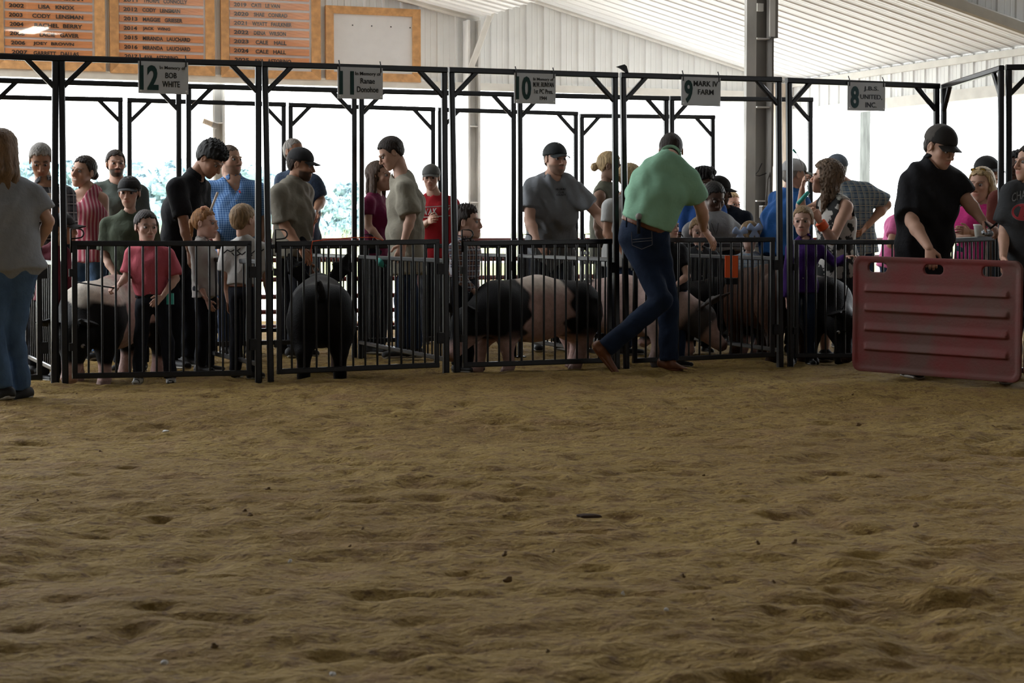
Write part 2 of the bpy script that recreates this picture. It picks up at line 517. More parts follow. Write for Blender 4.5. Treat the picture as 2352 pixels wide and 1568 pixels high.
t = h_column('steel_column', 'pale square steel column under the end wall behind the bending man', PLW.off(.25), 487, 515, Z_OPEN + .3, M_COLUMN)
bk = MB(); q = PLW.off(.1)
bk.tube(q.at(466, 277), q.at(494, 288), .05, .06, V)
bk.build('clip', M_WOODPOST, t)
MB().tube(q.at(487, 285), q.at(498, 289), .07, .07, V).build('clip_end', M_COLUMN_D, t)

pc = rowplane(V2 + 1.3)
def px_box(name, pl, x0, x1, y0, y1, depth, m, parent, off=0.0):
    a, b = pl.off(off).at(x0, (y0 + y1) / 2), pl.off(off).at(x1, (y0 + y1) / 2)
    zt, z0 = pl.off(off).at((x0 + x1) / 2, y0)[2], pl.off(off).at((x0 + x1) / 2, y1)[2]
    c = (a + b) / 2; c[2] = (zt + z0) / 2
    return MB().box(c, (b - a) @ pl.u, depth, zt - z0, pl.u, pl.n).build(name, m, parent)
cb = pc.at(1745, 400); cb[2] = 0
t = thing('steel_column', 'tall wide steel column with dark web rising past the white ceiling on the right', 'column', cb)
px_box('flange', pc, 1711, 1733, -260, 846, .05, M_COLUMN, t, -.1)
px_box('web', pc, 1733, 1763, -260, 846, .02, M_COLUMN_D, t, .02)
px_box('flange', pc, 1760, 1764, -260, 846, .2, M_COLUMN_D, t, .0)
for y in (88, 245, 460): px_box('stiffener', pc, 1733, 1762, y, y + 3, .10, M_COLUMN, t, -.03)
px_box('base_plate', pc, 1706, 1770, 842, 848, .3, M_COLUMN, t)
px_box('brace', pc, 1738, 1752, 8, 26, .03, M_TRIM, t, -.05)
t2 = thing('electrical_box', 'grey metal electrical box strapped high on the side of the tall steel column', 'box', pc.off(-.05).at(1772, 88))
px_box('enclosure', pc, 1766, 1782, -60, 88, .09, M_COLUMN_D, t2, -.05)
px_box('cover', pc, 1768, 1780, -55, 84, .02, M_COLUMN, t2, -.11)
pp = pc.off(-.08)
tag(MB().path([pp.at(1775, 90), pp.at(1775, 250), pp.at(1774, 380), pp.at(1770, 395), pp.at(1763, 412), pp.at(1759, 470)], .009).build('conduit', M_COLUMN_D, smooth=True),
    'thin grey conduit pipe dropping from the electrical box down the column', 'pipe')
tag(MB().path([pp.at(1750, 375), pp.at(1742, 392), pp.at(1734, 402), pp.at(1744, 404), pp.at(1760, 398)], .005).build('cable', M_BLACK, smooth=True),
    'dark loose cable looped around the steel column web', 'cable')
t3 = thing('switch_box', 'small dark electrical box low on the steel column beside a conduit', 'box', pp.at(1752, 500))
px_box('enclosure', pc, 1747, 1760, 474, 500, .06, M_COLUMN_D, t3, -.06)
px_box('lid', pc, 1748, 1759, 472, 474, .07, M_COLUMN, t3, -.06)

wpl = PLW.off(-.25)
def plain_post(name, label, cat, pl, x0, x1, ztop, m, rnd=False, z0=0):
    a, b = pl.at(x0, 450), pl.at(x1, 450); c = (a + b) / 2; w = (b - a) @ pl.u
    mb = MB(); p0, p1 = c.copy(), c.copy(); p0[2] = z0; p1[2] = ztop
    if rnd: mb.path([p0 + (p1 - p0) * q for q in (0, .35, .7, 1)], [w / 2, w / 2 * .97, w / 2 * .95, w / 2 * .9], 14)
    else: mb.tube(p0, p1, w, w, U, .08)
    return tag(mb.build(name, m, smooth=rnd), label, cat)
plain_post('wooden_post', 'pale wooden corner post between the conduit and the pen uprights', 'post', wpl, 1778, 1803, zE1 - .05, M_WOODPOST)
plain_post('utility_pole', 'grey weathered round utility pole standing outside behind the plaid shirt man', 'pole', Plane((0, 30, 0), (1, 0, 0)), 1973, 1998, 6.0, mat('weathered_pole', (0.12, 0.125, 0.115, 1), .9, .3, 8, stretch=(4, 4, .4)), True)

# ================================================================== HONOUR BOARDS on the end wall
wb = PLW.off(-.03)
def honour_board(label, ox0, oy0, ox1, oy1, ix0, iy0, ix1, iy1, rows=(), pane=True):
    """outer and inner pixel corners (y taken at the right edge for the bottom, left edge for the top)"""
    zt, zbm = wb.at(ox0, oy0)[2], wb.at(ox1, oy1)[2]
    it, ib = wb.at(ix0, iy0)[2], wb.at(ix1, iy1)[2]
    so0, so1, si0, si1 = (wb.at(x, 90) @ U for x in (ox0, ox1, ix0, ix1))
    base = wb.p * 0 + U * so0 + V * (wb.p @ V) + Z * zbm
    t = thing('honour_board', label, 'board', base)
    pt = lambda s, z, d=0.0: U * s + V * (wb.p @ V - d) + Z * z
    MB().box(pt((si0 + si1) / 2, (it + ib) / 2, .0), si1 - si0 + .04, .02, it - ib + .04).build('backing', M_BOARD, t)
    def rail(a, b, c, d):
        lo = [pt(s, z, 0) for s, z in (a, b, c, d)]
        hi = [pt(s, z, .055) for s, z in (a, b)] + [pt(s, z, .035) for s, z in (c, d)]
        MB().add(lo + hi, [(0, 1, 2, 3), (7, 6, 5, 4), (0, 4, 5, 1), (1, 5, 6, 2), (2, 6, 7, 3), (3, 7, 4, 0)]).build('frame_rail', M_FRAMEWOOD, t)
    rail((so0, zt), (so1, zt), (si1, it), (si0, it))
    rail((so1, zbm), (so0, zbm), (si0, ib), (si1, ib))
    rail((so0, zbm), (so0, zt), (si0, it), (si0, ib))
    rail((so1, zt), (so1, zbm), (si1, ib), (si1, it))
    for (x0, x1, yl, txt) in rows:
        c0, c1 = wb.at(x0, yl), wb.at(x1, yl)
        s0, s1, z = c0 @ U, c1 @ U, c0[2]
        h = 15.0 / FPX * (c0[1])
        pq = MB().box(pt((s0 + s1) / 2, z, .018), s1 - s0, .016, h).build('plaque', M_PLAQUE, t)
        for (a, b, word) in txt:
            ym = yl + (a / 2 + b / 2 - x0) * .0437
            lettering('lettering', word, wb, a, b, ym, 9.3, M_INK, pq, bold=.03, lift=.030)
    if pane:
        pm = MATS.get('clear_acrylic')
        if pm is None:
            pm = mat('clear_acrylic', (1, 1, 1, 1), 0.02)
            nt = pm.node_tree; out = nt.nodes['Material Output']
            tr_ = nt.nodes.new('ShaderNodeBsdfTransparent'); gl = nt.nodes.new('ShaderNodeBsdfGlossy'); gl.inputs['Roughness'].default_value = .015
            fr = nt.nodes.new('ShaderNodeValue'); fr.outputs[0].default_value = .05
            mx = nt.nodes.new('ShaderNodeMixShader')
            nt.links.new(fr.outputs[0], mx.inputs[0]); nt.links.new(tr_.outputs[0], mx.inputs[1]); nt.links.new(gl.outputs[0], mx.inputs[2]); nt.links.new(mx.outputs[0], out.inputs[0])
        MB().box(pt((si0 + si1) / 2, (it + ib) / 2, .040), si1 - si0, .003, it - ib).build('clear_cover', pm, t)
    for q in range(0 if pane else 4):
        c = wb.at(809 + q * 44, 58 + q * 2)
        MB().box(U * (c @ U) + V * (VW - .045) + Z * c[2], .012, .01, .012).build('pin', M_BLACK, t)
    return t
sp1 = 21.3
b1 = [('2001', 20, 55, 'CODY LENSMAN', 74, 191), ('2002', 20, 55, 'LISA   KNOX', 88, 171), ('2003', 20, 52, 'CODY   LENSMAN', 74, 191), ('2004', 22, 54, 'RACHEL  BERRY', 79, 189), ('2005', 22, 57, 'LACIE   GAVER', 91, 181), ('2006', 25, 58, 'JOEY  BROWN', 76, 170), ('2007', 27, 63, 'GARRETT   DALLAS', 77, 181), ('2008', 27, 63, '', 0, 0)]
honour_board('wooden honour board of plaques, cut by the picture corner', -14, -160, 240, 165, 8, -140, 217, 146,
    [(11, 211, 11.5 + (i - 1) * sp1, [(a, b, y)] + ([(c, d, n)] if n else [])) for i, (y, a, b, n, c, d) in enumerate(b1)])
b2 = [('2011', 283, 316, 'THORPE   CONNOLLY', 329, 430), ('2012', 283, 316, 'CODY   LENSMAN', 327, 414), ('2013', 284, 316, 'MAGGIE   GRIESER', 328, 419), ('2014', 284, 315, 'JACK   WING', 328, 391), ('2015', 285, 316, 'MIRANDA   LAUCHARD', 328, 437), ('2016', 285, 316, 'MIRANDA   LAUCHARD', 328, 437), ('2017', 286, 316, 'AVA   ASTORINO', 330, 409)]
honour_board('wooden honour board of name plaques behind the bearded man, uncut frame sides', 251, -160, 491, 175, 272, -140, 471, 153,
    [(273, 466, -1.5 + i * 21.6, [(a, b, y), (c, d, n)]) for i, (y, a, b, n, c, d) in enumerate(b2)])
b3 = [('2018', 537, 568, 'CALE  HALL', 580, 640), ('2019', 537, 566, 'CATI   LE VAN', 577, 643), ('2020', 537, 571, 'SHAE   CONRAD', 583, 660), ('2021', 537, 567, 'WYATT   FAULKNER', 579, 670), ('2022', 537, 571, 'DENA   WILSON', 583, 657), ('2023', 537, 571, 'CALE    HALL', 587, 658), ('2024', 537, 571, 'CALE   HALL', 587, 657), ('2025', 539, 572, 'AVA   ASTORINO', 584, 669)]
honour_board('wooden honour board of name plaques beside the empty white board', 506, -150, 734, 184, 525, -130, 714, 165,
    [(527, 709, 9.5 + (i - 1) * 21.1, [(a, b, y), (c, d, n)]) for i, (y, a, b, n, c, d) in enumerate(b3)])
honour_board('empty white honour board in a honey coloured wooden frame, no plaques', 746, 13, 963, 190, 765, 31, 946, 171, (), pane=False)

# fluorescent fixtures under the hall roof (the mirrored pair reflects in the board covers)
M_TUBE = bpy.data.materials.new('lit_fluorescent_diffuser'); M_TUBE.use_nodes = True
_e = M_TUBE.node_tree.nodes['Principled BSDF']; _e.inputs['Emission Color'].default_value = (1, .93, .8, 1); _e.inputs['Emission Strength'].default_value = 14
def lamp_fixture(pos, label, turn=0.0):
    t = thing('ceiling_light', label, 'lamp', pos, 'fluorescent lights under the hall roof')
    pos = np.array(pos, float)
    ax = U * math.cos(turn) + V * math.sin(turn); ay = -U * math.sin(turn) + V * math.cos(turn)
    MB().box(pos + Z * .05, 1.25, .36, .06, ax, ay).build('housing', M_TRIM, t)
    for q in range(4): MB().box(pos + ay * (q * .085 - .1275), 1.18, .045, .03, ax, ay).build('tube', M_TUBE, t)
    MB().path([pos + Z * .08 + ax * .5, pos + Z * 1.0 + ax * .5], .006).build('hanger', M_COLUMN, t)
    MB().path([pos + Z * .08 - ax * .5, pos + Z * 1.0 - ax * .5], .006).build('hanger', M_COLUMN, t)
    ld = bpy.data.lights.new('lamp_light', 'AREA'); ld.shape = 'RECTANGLE'; ld.size = 1.2; ld.size_y = .3; ld.energy = LAMP_POWER; ld.color = (1, .93, .82)
    lo = bpy.data.objects.new('lamp_light', ld); link(lo, pos - Z * .03, t)
    return t
def mirrored(px, py, vdist):
    r = ray(px, py); q = wb.off(-.04); n = q.n
    hit = q.at(px, py); rr = r - 2 * (r @ n) * n
    return hit + rr * ((hit @ V - vdist) / -(rr @ V))
lamp_fixture(mirrored(77, 70, 3.5), 'added unseen fluorescent light topping up the ring', 1.45)
lamp_fixture(mirrored(345, -3, 3.5), 'added unseen fluorescent light topping up the ring', 1.45)
for uu, vv in ((8.0, 3.5), (16.0, -6.0)):  # unseen extra fixtures, added to top up the light in the hall
    lamp_fixture(U * uu + V * vv + Z * 6.2, 'added unseen fluorescent light topping up the ring', 1.2)

# ================================================================== OUTSIDE
M_GRAVEL = mat('pale_gravel_apron', (0.55, 0.53, 0.49, 1), .95, .15, 3, bump=.4, bscale=30)
M_FIELD = mat('pale_field_grass', (0.42, 0.46, 0.25, 1), .95, .15, 2)  # pale grass colour with slight random variation
MB().add([(-90, 16.5, -.05), (90, 16.5, -.05), (90, 34, -.05), (-90, 34, -.05)], [(0, 1, 2, 3)]).build('path', M_GRAVEL, base=(0, 0, 0))['kind'] = 'structure'
MB().add([(-300, 33, -.06), (300, 33, -.06), (300, 500, .4), (-300, 500, .4)], [(0, 1, 2, 3)]).build('field', M_FIELD, base=(0, 0, 0))['kind'] = 'structure'
def tall_grass():
    n = 15000
    x = RNG.uniform(-16, 22, n); y = RNG.uniform(38, 52, n)
    h = RNG.uniform(.6, 1.15, n) * (1 + .15 * np.sin(x * .7)); w = RNG.uniform(.012, .03, n)
    lean = RNG.normal(0, .18, (n, 2)); ang = RNG.uniform(0, math.pi, n)
    dx, dy = np.cos(ang) * w, np.sin(ang) * w
    v = np.stack([np.stack([x - dx, y - dy, np.zeros(n)], -1), np.stack([x + dx, y + dy, np.zeros(n)], -1),
                  np.stack([x + dx * .7 + lean[:, 0] * .4, y + dy * .7, h * .6], -1), np.stack([x + lean[:, 0], y + lean[:, 1], h], -1), np.stack([x - dx * .7 + lean[:, 0] * .4, y - dy * .7, h * .6], -1)], 1).reshape(-1, 3)
    i = np.arange(n) * 5
    f = np.stack([i, i + 1, i + 2, i + 4], -1); f2 = np.stack([i + 4, i + 2, i + 3, i + 3], -1)
    faces = [tuple(q) for q in f] + [tuple(q[:3]) for q in f2]
    o = mk('tall_grass', v, faces, mat('yellow_green_blades', (0.44, 0.46, 0.27, 1), .9, .3, 1.5), base=(0, 45, 0))
    tag(o, 'tall pale yellow green grass growing beyond the pens', 'grass', kind='stuff')
tall_grass()

def tree(px, top, wpx, d, seed, label):
    r = np.random.default_rng(seed)
    c = P(px, 530, d); c[2] = 0.2
    zt = P(px, top, d)[2]; w = wpx / FPX * d / 2
    t = thing('tree', label, 'tree', c, 'hazy trees beyond the field')
    MB().path([c, c + Z * zt * .3, c + Z * zt * .6 + RGT * .3], [w * .09, w * .07, w * .03], 8).build('trunk', mat('grey_bark', (.12, .10, .08, 1), .9), t, smooth=True)
    mb = MB()
    n = 1500
    # leaf clumps on a cloud of lobes
    lob = [(r.normal(0, .42) * w, r.normal(0, .3) * w, zt * r.uniform(.08, .84), r.uniform(.34, .58)) for _ in range(17)]
    vs, fs = [], []
    for k in range(n):
        lx, ly, lz, lr = lob[r.integers(len(lob))]
        q = r.normal(0, 1, 3); q /= np.linalg.norm(q)
        rad = lr * min(w, zt * .5) * r.uniform(.75, 1.02)
        o = c + np.array([lx, ly, 0]) + q * rad * np.array([1, 1, .8]); o[2] = min(max(o[2] + lz - c[2], .4), zt)
        s = r.uniform(.22, .5) * d / 200
        e1 = r.normal(0, 1, 3); e1 /= np.linalg.norm(e1); e2 = np.cross(e1, r.normal(0, 1, 3)); e2 /= np.linalg.norm(e2)
        vs += [o - e1 * s, o + e2 * s * .8, o + e1 * s, o - e2 * s * .8]
        fs.append((4 * k, 4 * k + 1, 4 * k + 2, 4 * k + 3))
    mb.add(vs, fs)
    for lx, ly, lz, lr in lob:
        rad = lr * min(w, zt * .5) * .86
        ph = np.linspace(0, math.pi, 7); th = np.linspace(0, 2 * math.pi, 11)[:-1]
        vv = [c + np.array([lx + rad * math.sin(a) * math.cos(b), ly + rad * math.sin(a) * math.sin(b), min(max(lz + rad * .8 * math.cos(a), .3), zt) - c[2]]) for a in ph for b in th]
        mb.add(vv, [(i * 10 + j, (i + 1) * 10 + j, (i + 1) * 10 + (j + 1) % 10, i * 10 + (j + 1) % 10) for i in range(6) for j in range(10)])
    mb.build('crown', mat('haze_tinted_leaves', (0.24, 0.335, 0.38, 1), .8, .35, .22), t)  # distance haze is painted into the pale blue leaf colour
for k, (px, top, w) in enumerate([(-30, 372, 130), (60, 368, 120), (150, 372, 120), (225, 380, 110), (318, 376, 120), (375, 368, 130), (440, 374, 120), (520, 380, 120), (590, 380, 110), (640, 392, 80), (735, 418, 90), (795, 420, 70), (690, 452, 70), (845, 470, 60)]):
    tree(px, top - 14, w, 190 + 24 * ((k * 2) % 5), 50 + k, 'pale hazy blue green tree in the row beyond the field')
# wire fence pipe at the field edge
t = thing('field_fence', 'thin pale pipe fence crossing the field edge behind the pens', 'fence', P(1150, 545, 30) * np.array([1, 1, 0]))
fp = Plane((0, 30, 0), (1, 0, 0))
for y in (549, 600): rod('rail', fp.at(1000, y), fp.at(2330, y), .025, M_COLUMN, t)
for x in (1020, 1300, 1650, 2020, 2300):
    a = fp.at(x, 545); b = a.copy(); b[2] = -.05; rod('post', b, a, .035, M_COLUMN, t)

# ================================================================== PENS
TW = 0.040                                    # tube width
def ground_pt(p): return np.array([p[0], p[1], float(ground_z(p[0], p[1])) - .03])

def pen_frame(label, pl, tl, tr_, bl, br_, group=None, right=True, left=True, brace=.19, wfac=1.0):
    """arch of square tube: two uprights, a head bar and corner braces"""
    A, B = pl.at(*tl), pl.at(*tr_)
    a0, b0 = pl.at(*bl), pl.at(*br_); a0, b0 = ground_pt(a0), ground_pt(b0)
    t = thing('pen_gateway', label, 'gateway', (a0 + b0) / 2, group)
    w = TW * wfac
    h = (B - A) / np.linalg.norm(B - A)
    tube('head_bar', A - h * w / 2, B + h * w / 2, w, w, M_STEEL, t, side=Z)
    da, db = (a0 - A) / np.linalg.norm(a0 - A), (b0 - B) / np.linalg.norm(b0 - B)
    if left:
        tube('upright', A - Z * w / 2, a0, w, w, M_STEEL, t, side=pl.u)
        tube('corner_brace', A + da * brace, A + h * brace, w * .8, w * .8, M_STEEL, t, side=pl.n)
        MB().box(a0 + Z * .012, .07, .09, .012, pl.u, pl.n).build('foot_plate', M_STEEL2, t)
    if right:
        tube('upright', B - Z * w / 2, b0, w, w, M_STEEL, t, side=pl.u)
        tube('corner_brace', B + db * brace, B - h * brace, w * .8, w * .8, M_STEEL, t, side=pl.n)
        MB().box(b0 + Z * .012, .07, .09, .012, pl.u, pl.n).build('foot_plate', M_STEEL2, t)
    return t, A, B, a0, b0

def gate(t, pl, tl, tr_, bl, br_, nbars, first=None, mid=False, loop=True, hinge=True, bar_r=.0075, th=.034):
    """barred gate hung in a pen gateway: part of the frame, its rails and bars sub-parts"""
    A, B, C, D = pl.at(*tl), pl.at(*tr_), pl.at(*bl), pl.at(*br_)
    h = (B - A) / np.linalg.norm(B - A)
    mb = MB()
    mb.tube(A, C, th, .03, pl.u); mb.tube(B, D, th, .03, pl.u)
    mb.tube(A - h * th / 2, B + h * th / 2, .036, .03, Z); mb.tube(C - h * th / 2, D + h * th / 2, .036, .03, Z)
    g = mb.build('gate', M_STEEL, t)
    for k in range(nbars):
        f = (k + 1) / (nbars + 1)
        rod('gate_bar', A + (B - A) * f, C + (D - C) * f - Z * .0, bar_r, M_STEEL, g)
    if loop:                                   # D-shaped latch handle standing above the top rail
        o = A - pl.u * .022 + Z * .0
        pts = [o - Z * .06, o + Z * .095]
        for a in np.linspace(math.pi / 2, -math.pi / 2, 7):
            pts.append(o + pl.u * (.05 + .032 * math.cos(a)) + Z * (.065 + .03 * math.sin(a)))
        pts.append(o + Z * .03)
        MB().path(pts, .0055, 6).build('latch_handle', M_STEEL2, g, smooth=True)
    if hinge:
        for f in (.22, .78):
            q = B + (D - B) * f
            MB().box(q + pl.u * .026 - pl.n * .012, .05, .03, .075, pl.u, pl.n).build('hinge', M_STEEL2, g)
            q = A + (C - A) * f
            MB().box(q - pl.u * .022 - pl.n * .012, .03, .03, .05, pl.u, pl.n).build('catch', M_STEEL2, g)
    return g

FG = PL1.off(-.005)
# front row, from left to right
t13, *_ = pen_frame('front pen gateway cut by the left picture edge', PL1, (-330, 117), (127, 134), (-340, 915), (124, 891))
gate(t13, FG, (-270, 560), (90, 558), (-270, 876), (91, 866), 11, loop=False)
t12, A12, B12, a12, b12 = pen_frame('front pen gateway around the pink shirt boy and the first belted pig', PL1, (141, 134), (593, 147), (150, 891), (593, 872))
gate(t12, FG, (171, 559), (571, 559), (172, 863), (572, 856), 12)
t11, A11, B11, a11, b11 = pen_frame('front pen gateway around the pig with the yellow ear tag', PL1, (608, 148), (1020, 161), (622, 871), (1025, 856))
gate(t11, FG, (640, 560), (1003, 555), (642, 853), (1003, 838), 12)
t10, A10, B10, a10, b10 = pen_frame('front pen gateway around the big belted pig seen side on', PL1, (1037, 161), (1412, 173), (1050, 855), (1417, 846))
gate(t10, FG, (1068, 559), (1400, 554), (1068, 838), (1400, 827), 12)
t9, A9, B9, a9, b9 = pen_frame('front pen gateway beside the striding mint shirt man', PL1, (1431, 173), (1788, 183), (1439, 846), (1793, 835))
gate(t9, FG, (1460, 552), (1774, 550), (1458, 828), (1774, 814), 12)
t8, A8, B8, a8, b8 = pen_frame('front pen gateway at the corner, around the purple shirt girl', PL1, (1812, 185), (2151, 198), (1816, 835), (2153, 828), wfac=1.05)
gate(t8, FG, (1829, 556), (2135, 556), (1829, 816), (2135, 816), 13, loop=False)
# the row turns towards the camera here
cA, cB = P(2166, 198, 14.52), P(2300, 156, 12.95)
PLC = Plane(cA, cB - cA)
tc_, AC, BC, aC, bC = pen_frame('black angled pen gateway joining the corner post to the row on the right', PLC, (2168, 199), (2299, 157), (2167, 828), (2300, 868))
gate(tc_, PLC, (2178, 552), (2291, 547), (2178, 822), (2291, 850), 11, loop=False, hinge=False)
PLD = Plane(BC + np.array([.03, 0, 0]), (1.0, .0, 0))
td, *_ = pen_frame('black pen gateway cut by the right picture edge, beside the teenager', PLD, (2317, 155), (2720, 150), (2317, 868), (2720, 868))
gate(td, PLD, (2330, 548), (2700, 548), (2330, 850), (2700, 850), 12, loop=False)

# middle row
def row_frames(pl, spec, label, zt=.885, zb=.12, nb=11, gates=True):
    out = []
    for k, (xl, yl, xr, yr, nm) in enumerate(spec):
        gy = lambda x, z: CYP - FPX * 0 if False else None
        def pix(x, z):                        # pixel row of height z on this plane at column x
            p = pl.at(x, 600); r_ = p - CAM; r_[2] = z - HCAM
            f = r_ @ FWD; return CYP - FPX * (r_ @ UPV) / f
        t, *q = pen_frame(label + nm, pl, (xl, yl), (xr, yr), (xl + 1, pix(xl, 0)), (xr + 1, pix(xr, 0)))
        if gates:
            x0, x1 = xl + 12, xr - 12
            gate(t, pl.off(-.005), (x0, pix(x0, zt)), (x1, pix(x1, zt)), (x0, pix(x0, zb)), (x1, pix(x1, zb)), nb, bar_r=.0068, loop=nm.endswith('*') is False, hinge=True)
        out.append(t)
    return out
row_frames(PL2, [(-20, 184, 410, 197, 'behind the grey haired plaid shirt man'), (433, 198, 813, 208, 'behind the two fair haired children'), (830, 209, 1179, 217, 'behind the plaid shirt boy'),
                 (1194, 218, 1530, 226, 'behind the belted pig, where a man in a cap leans'), (1543, 226, 1861, 229, 'behind the man in the mint shirt')], 'middle row black pen gateway ')
row_frames(PL3, [(-60, 222, 276, 229, 'at the far left, behind the grey haired man'), (297, 230, 651, 240, 'behind the man in the blue checked shirt'), (667, 241, 994, 251, 'behind the couple facing each other'),
                 (1010, 252, 1322, 261, 'beside the boy in the red shirt'), (1336, 266, 1637, 269, 'behind the woman with the hair bun')], 'rear row black pen gateway ')

# dividers between neighbouring pens
def divider(label, p0, p1, zt=.80, zb=.11, n=21):
    p0, p1 = np.array(p0, float), np.array(p1, float); p0[2] = p1[2] = 0
    h = (p1 - p0); L = np.linalg.norm(h); h /= L
    a, b = p0 + h * .05, p1 - h * .05
    t = thing('pen_divider', label, 'divider', (a + b) / 2 - Z * .02)
    tube('top_rail', a + Z * zt, b + Z * zt, .032, .032, M_STEEL2, t, side=Z)
    tube('bottom_rail', a + Z * zb, b + Z * zb, .032, .032, M_STEEL, t, side=Z)
    for q in (a, b): tube('end_post', q - Z * .04, q + Z * zt, .034, .034, M_STEEL, t, side=h)
    for k in range(n):
        f = (k + 1) / (n + 1)
        rod('divider_bar', a + (b - a) * f + Z * zb, a + (b - a) * f + Z * zt, .0065, M_STEEL, t)
mids1 = [PL1.at(133, 800), PL1.at(602, 800), PL1.at(1031, 800), PL1.at(1422, 800), PL1.at(1801, 800)]
mids2 = [None, PL2.at(422, 760), PL2.at(821, 760), PL2.at(1187, 760), PL2.at(1537, 760), PL2.at(1866, 760)]
mids3 = [PL3.at(286, 740), PL3.at(659, 740), PL3.at(1001, 740), PL3.at(1329, 740), PL3.at(1640, 740)]
names = ['by the grey haired plaid shirt man', 'right of the white patterned shirt boy', 'left of the plaid shirt boy', 'right of the big belted pig', 'in front of the reddish brown pig']
p2_0 = PL2.at(421, 760) - (PL2.at(821, 760) - PL2.at(422, 760))
divider('black barred side divider ' + names[0] + ', seen edge on', mids1[0] + V * .03, p2_0 * 0 + mids1[0] + V * (V2 - V1 - .05))
for k in range(1, 5):
    divider('black barred side divider ' + names[k], mids1[k] + V * .03, mids2[k] - V * .03)
for k in range(4):
    divider('rear barred divider ' + ['under the blue checked shirt man', 'beside the maroon tee woman', 'left of the leaning charcoal tee man', 'behind the woman with hung glasses'][k], mids2[k + 1] + V * .03, mids3[k] - V * .03, n=19)

# red pipe gates behind the pens
M_REDPIPE = mat('dark_red_pipe', (0.16, 0.022, 0.018, 1), .45, .25, 10)
PR = rowplane(V3 + .55)
su = [PR.at(x, 620) @ U for x in (20, 690, 1240, 1700, 2120)]
rn = ['behind the ginger girl and pink shirt boy', 'behind the ear tagged pig and tan tee boy', 'behind the grey shirt man', 'behind the mint shirt man and the corner pen']
for k in range(4):
    b = U * su[k] + V * (PR.p @ V); e = U * (su[k + 1] - .08) + V * (PR.p @ V)
    t = thing('pipe_gate', 'dark red steel pipe gate ' + rn[k], 'gate', (b + e) / 2 - Z * .02)
    for z in (.92, .74, .56, .40, .26, .12): MB().path([b + Z * z, e + Z * z], .022, 8).build('pipe_rail', M_REDPIPE, t, smooth=True)
    for f in (0, .5, 1.0): MB().tube(b + (e - b) * f + Z * -.02, b + (e - b) * f + Z * .94, .05, .04).build('pipe_upright', M_REDPIPE, t)

# bleacher planks outside, glimpsed low between the bars
M_PLANK = mat('pale_bleacher_plank', (0.40, 0.32, 0.22, 1), .8, .2, 6, stretch=(1, 8, 8))
PB = rowplane(VW + 1.0)
for k, (x0, x1) in enumerate(((430, 900), (915, 1330), (1345, 1720))):
    a, b = PB.at(x0, 560), PB.at(x1, 560); a[2] = b[2] = 0
    t = thing('plank_bench', 'low pale wooden plank bench outside, ' + ['left of', 'right of', 'well right of'][k] + ' the white column', 'bench', (a + b) / 2 - Z * .05)
    for z, dv in ((.42, 0), (.22, -.3)):
        MB().box((a + b) / 2 + Z * z + V * dv, (b - a) @ U, .26, .045).build('plank', M_PLANK, t)
    for f in (.05, .5, .95): MB().box(a + (b - a) * f + Z * .2 - V * .1, .06, .4, .46).build('leg', M_PLANK, t)

# ================================================================== NUMBER SIGNS
def number_sign(label, pl, x0, y0, x1, y1l, tilt, num, nx0, nx1, ny, nh, lines, faded=False):
    """x0,y0 top-left pixel; x1 right; y1l bottom-left; tilt = pixel drop to the right"""
    ps = pl.off(-.035)
    A, B, C = ps.at(x0, y0), ps.at(x1, y0 + tilt), ps.at(x0, y1l)
    w, h = (B - A) @ ps.u, A[2] - C[2]
    c = (A + B) / 2 - Z * h / 2
    t = thing('number_sign', label, 'sign', c - Z * h / 2)
    MB().box(c, w, .005, h, ps.u, ps.n).build('panel', M_SIGN, t)
    gm = mat('faded_blue_green_print', (0.03, 0.075, 0.085, 1), .6) if faded else M_GREEN
    lettering('number', num, ps, nx0, nx1, ny, nh, gm, t, bold=.035, lift=.004)
    for (s, a, b, y, hh, bo) in lines:
        lettering('lettering', s, ps, a, b, y, hh, mat('faded_grey_print', (0.05, .06, .075, 1), .6) if faded else M_BLACK, t, bold=bo, lift=.004)
    for f in (.045, .955):
        q = A + (B - A) * f
        MB().path([q - Z * .03 - ps.n * .004, q + Z * .012 - ps.n * .004, q + Z * .045 + ps.n * .015], .004, 6).build('hanging_tie', M_BLACK, t)
        q = q - Z * (h - .018) - ps.n * .005
        MB().path([q, q - ps.n * .004], .006, 10).build('hole_sky_dot', M_CEIL, t)  # white disc painted for the bright sky showing through the hole
number_sign('white pen sign reading twelve, first from the left', PL1, 317, 140, 432, 214, 3.5, '12', 321, 364, 178, 57,
            [('In Memory of', 367, 426, 157, 10, .008), ('BOB', 380, 406, 173.5, 13, .012), ('WHITE', 373, 413, 193.5, 13.5, .012)])
number_sign('white pen sign reading eleven, above the tan tee boy', PL1, 775, 153, 879, 226, 3.5, '11', 779, 813, 190, 54,
            [('In Memory of', 816, 875, 170.5, 10.5, .008), ('Ranae', 828, 861, 186, 12.5, .012), ('Donohoe', 820, 869, 205.5, 13, .012)])
number_sign('white pen sign reading ten, with four lines of small print', PL1, 1181, 167, 1276, 237, 3, '10', 1185, 1220, 202, 54,
            [('In Memory of', 1225, 1271, 183, 8.5, .008), ('M.W. RUNYAN', 1225, 1272, 194.5, 11, .010), ('1st PC Pres.', 1227, 1270, 210, 10.5, .008), ('1944', 1240, 1256, 225.5, 9, .01)])
number_sign('white pen sign reading nine and a farm name', PL1, 1565, 176, 1655, 242, 3, '9', 1572, 1591, 210, 53,
            [('MARK IV', 1593, 1649, 192.5, 12.5, .014), ('FARM', 1603, 1639, 211.5, 12, .014)])
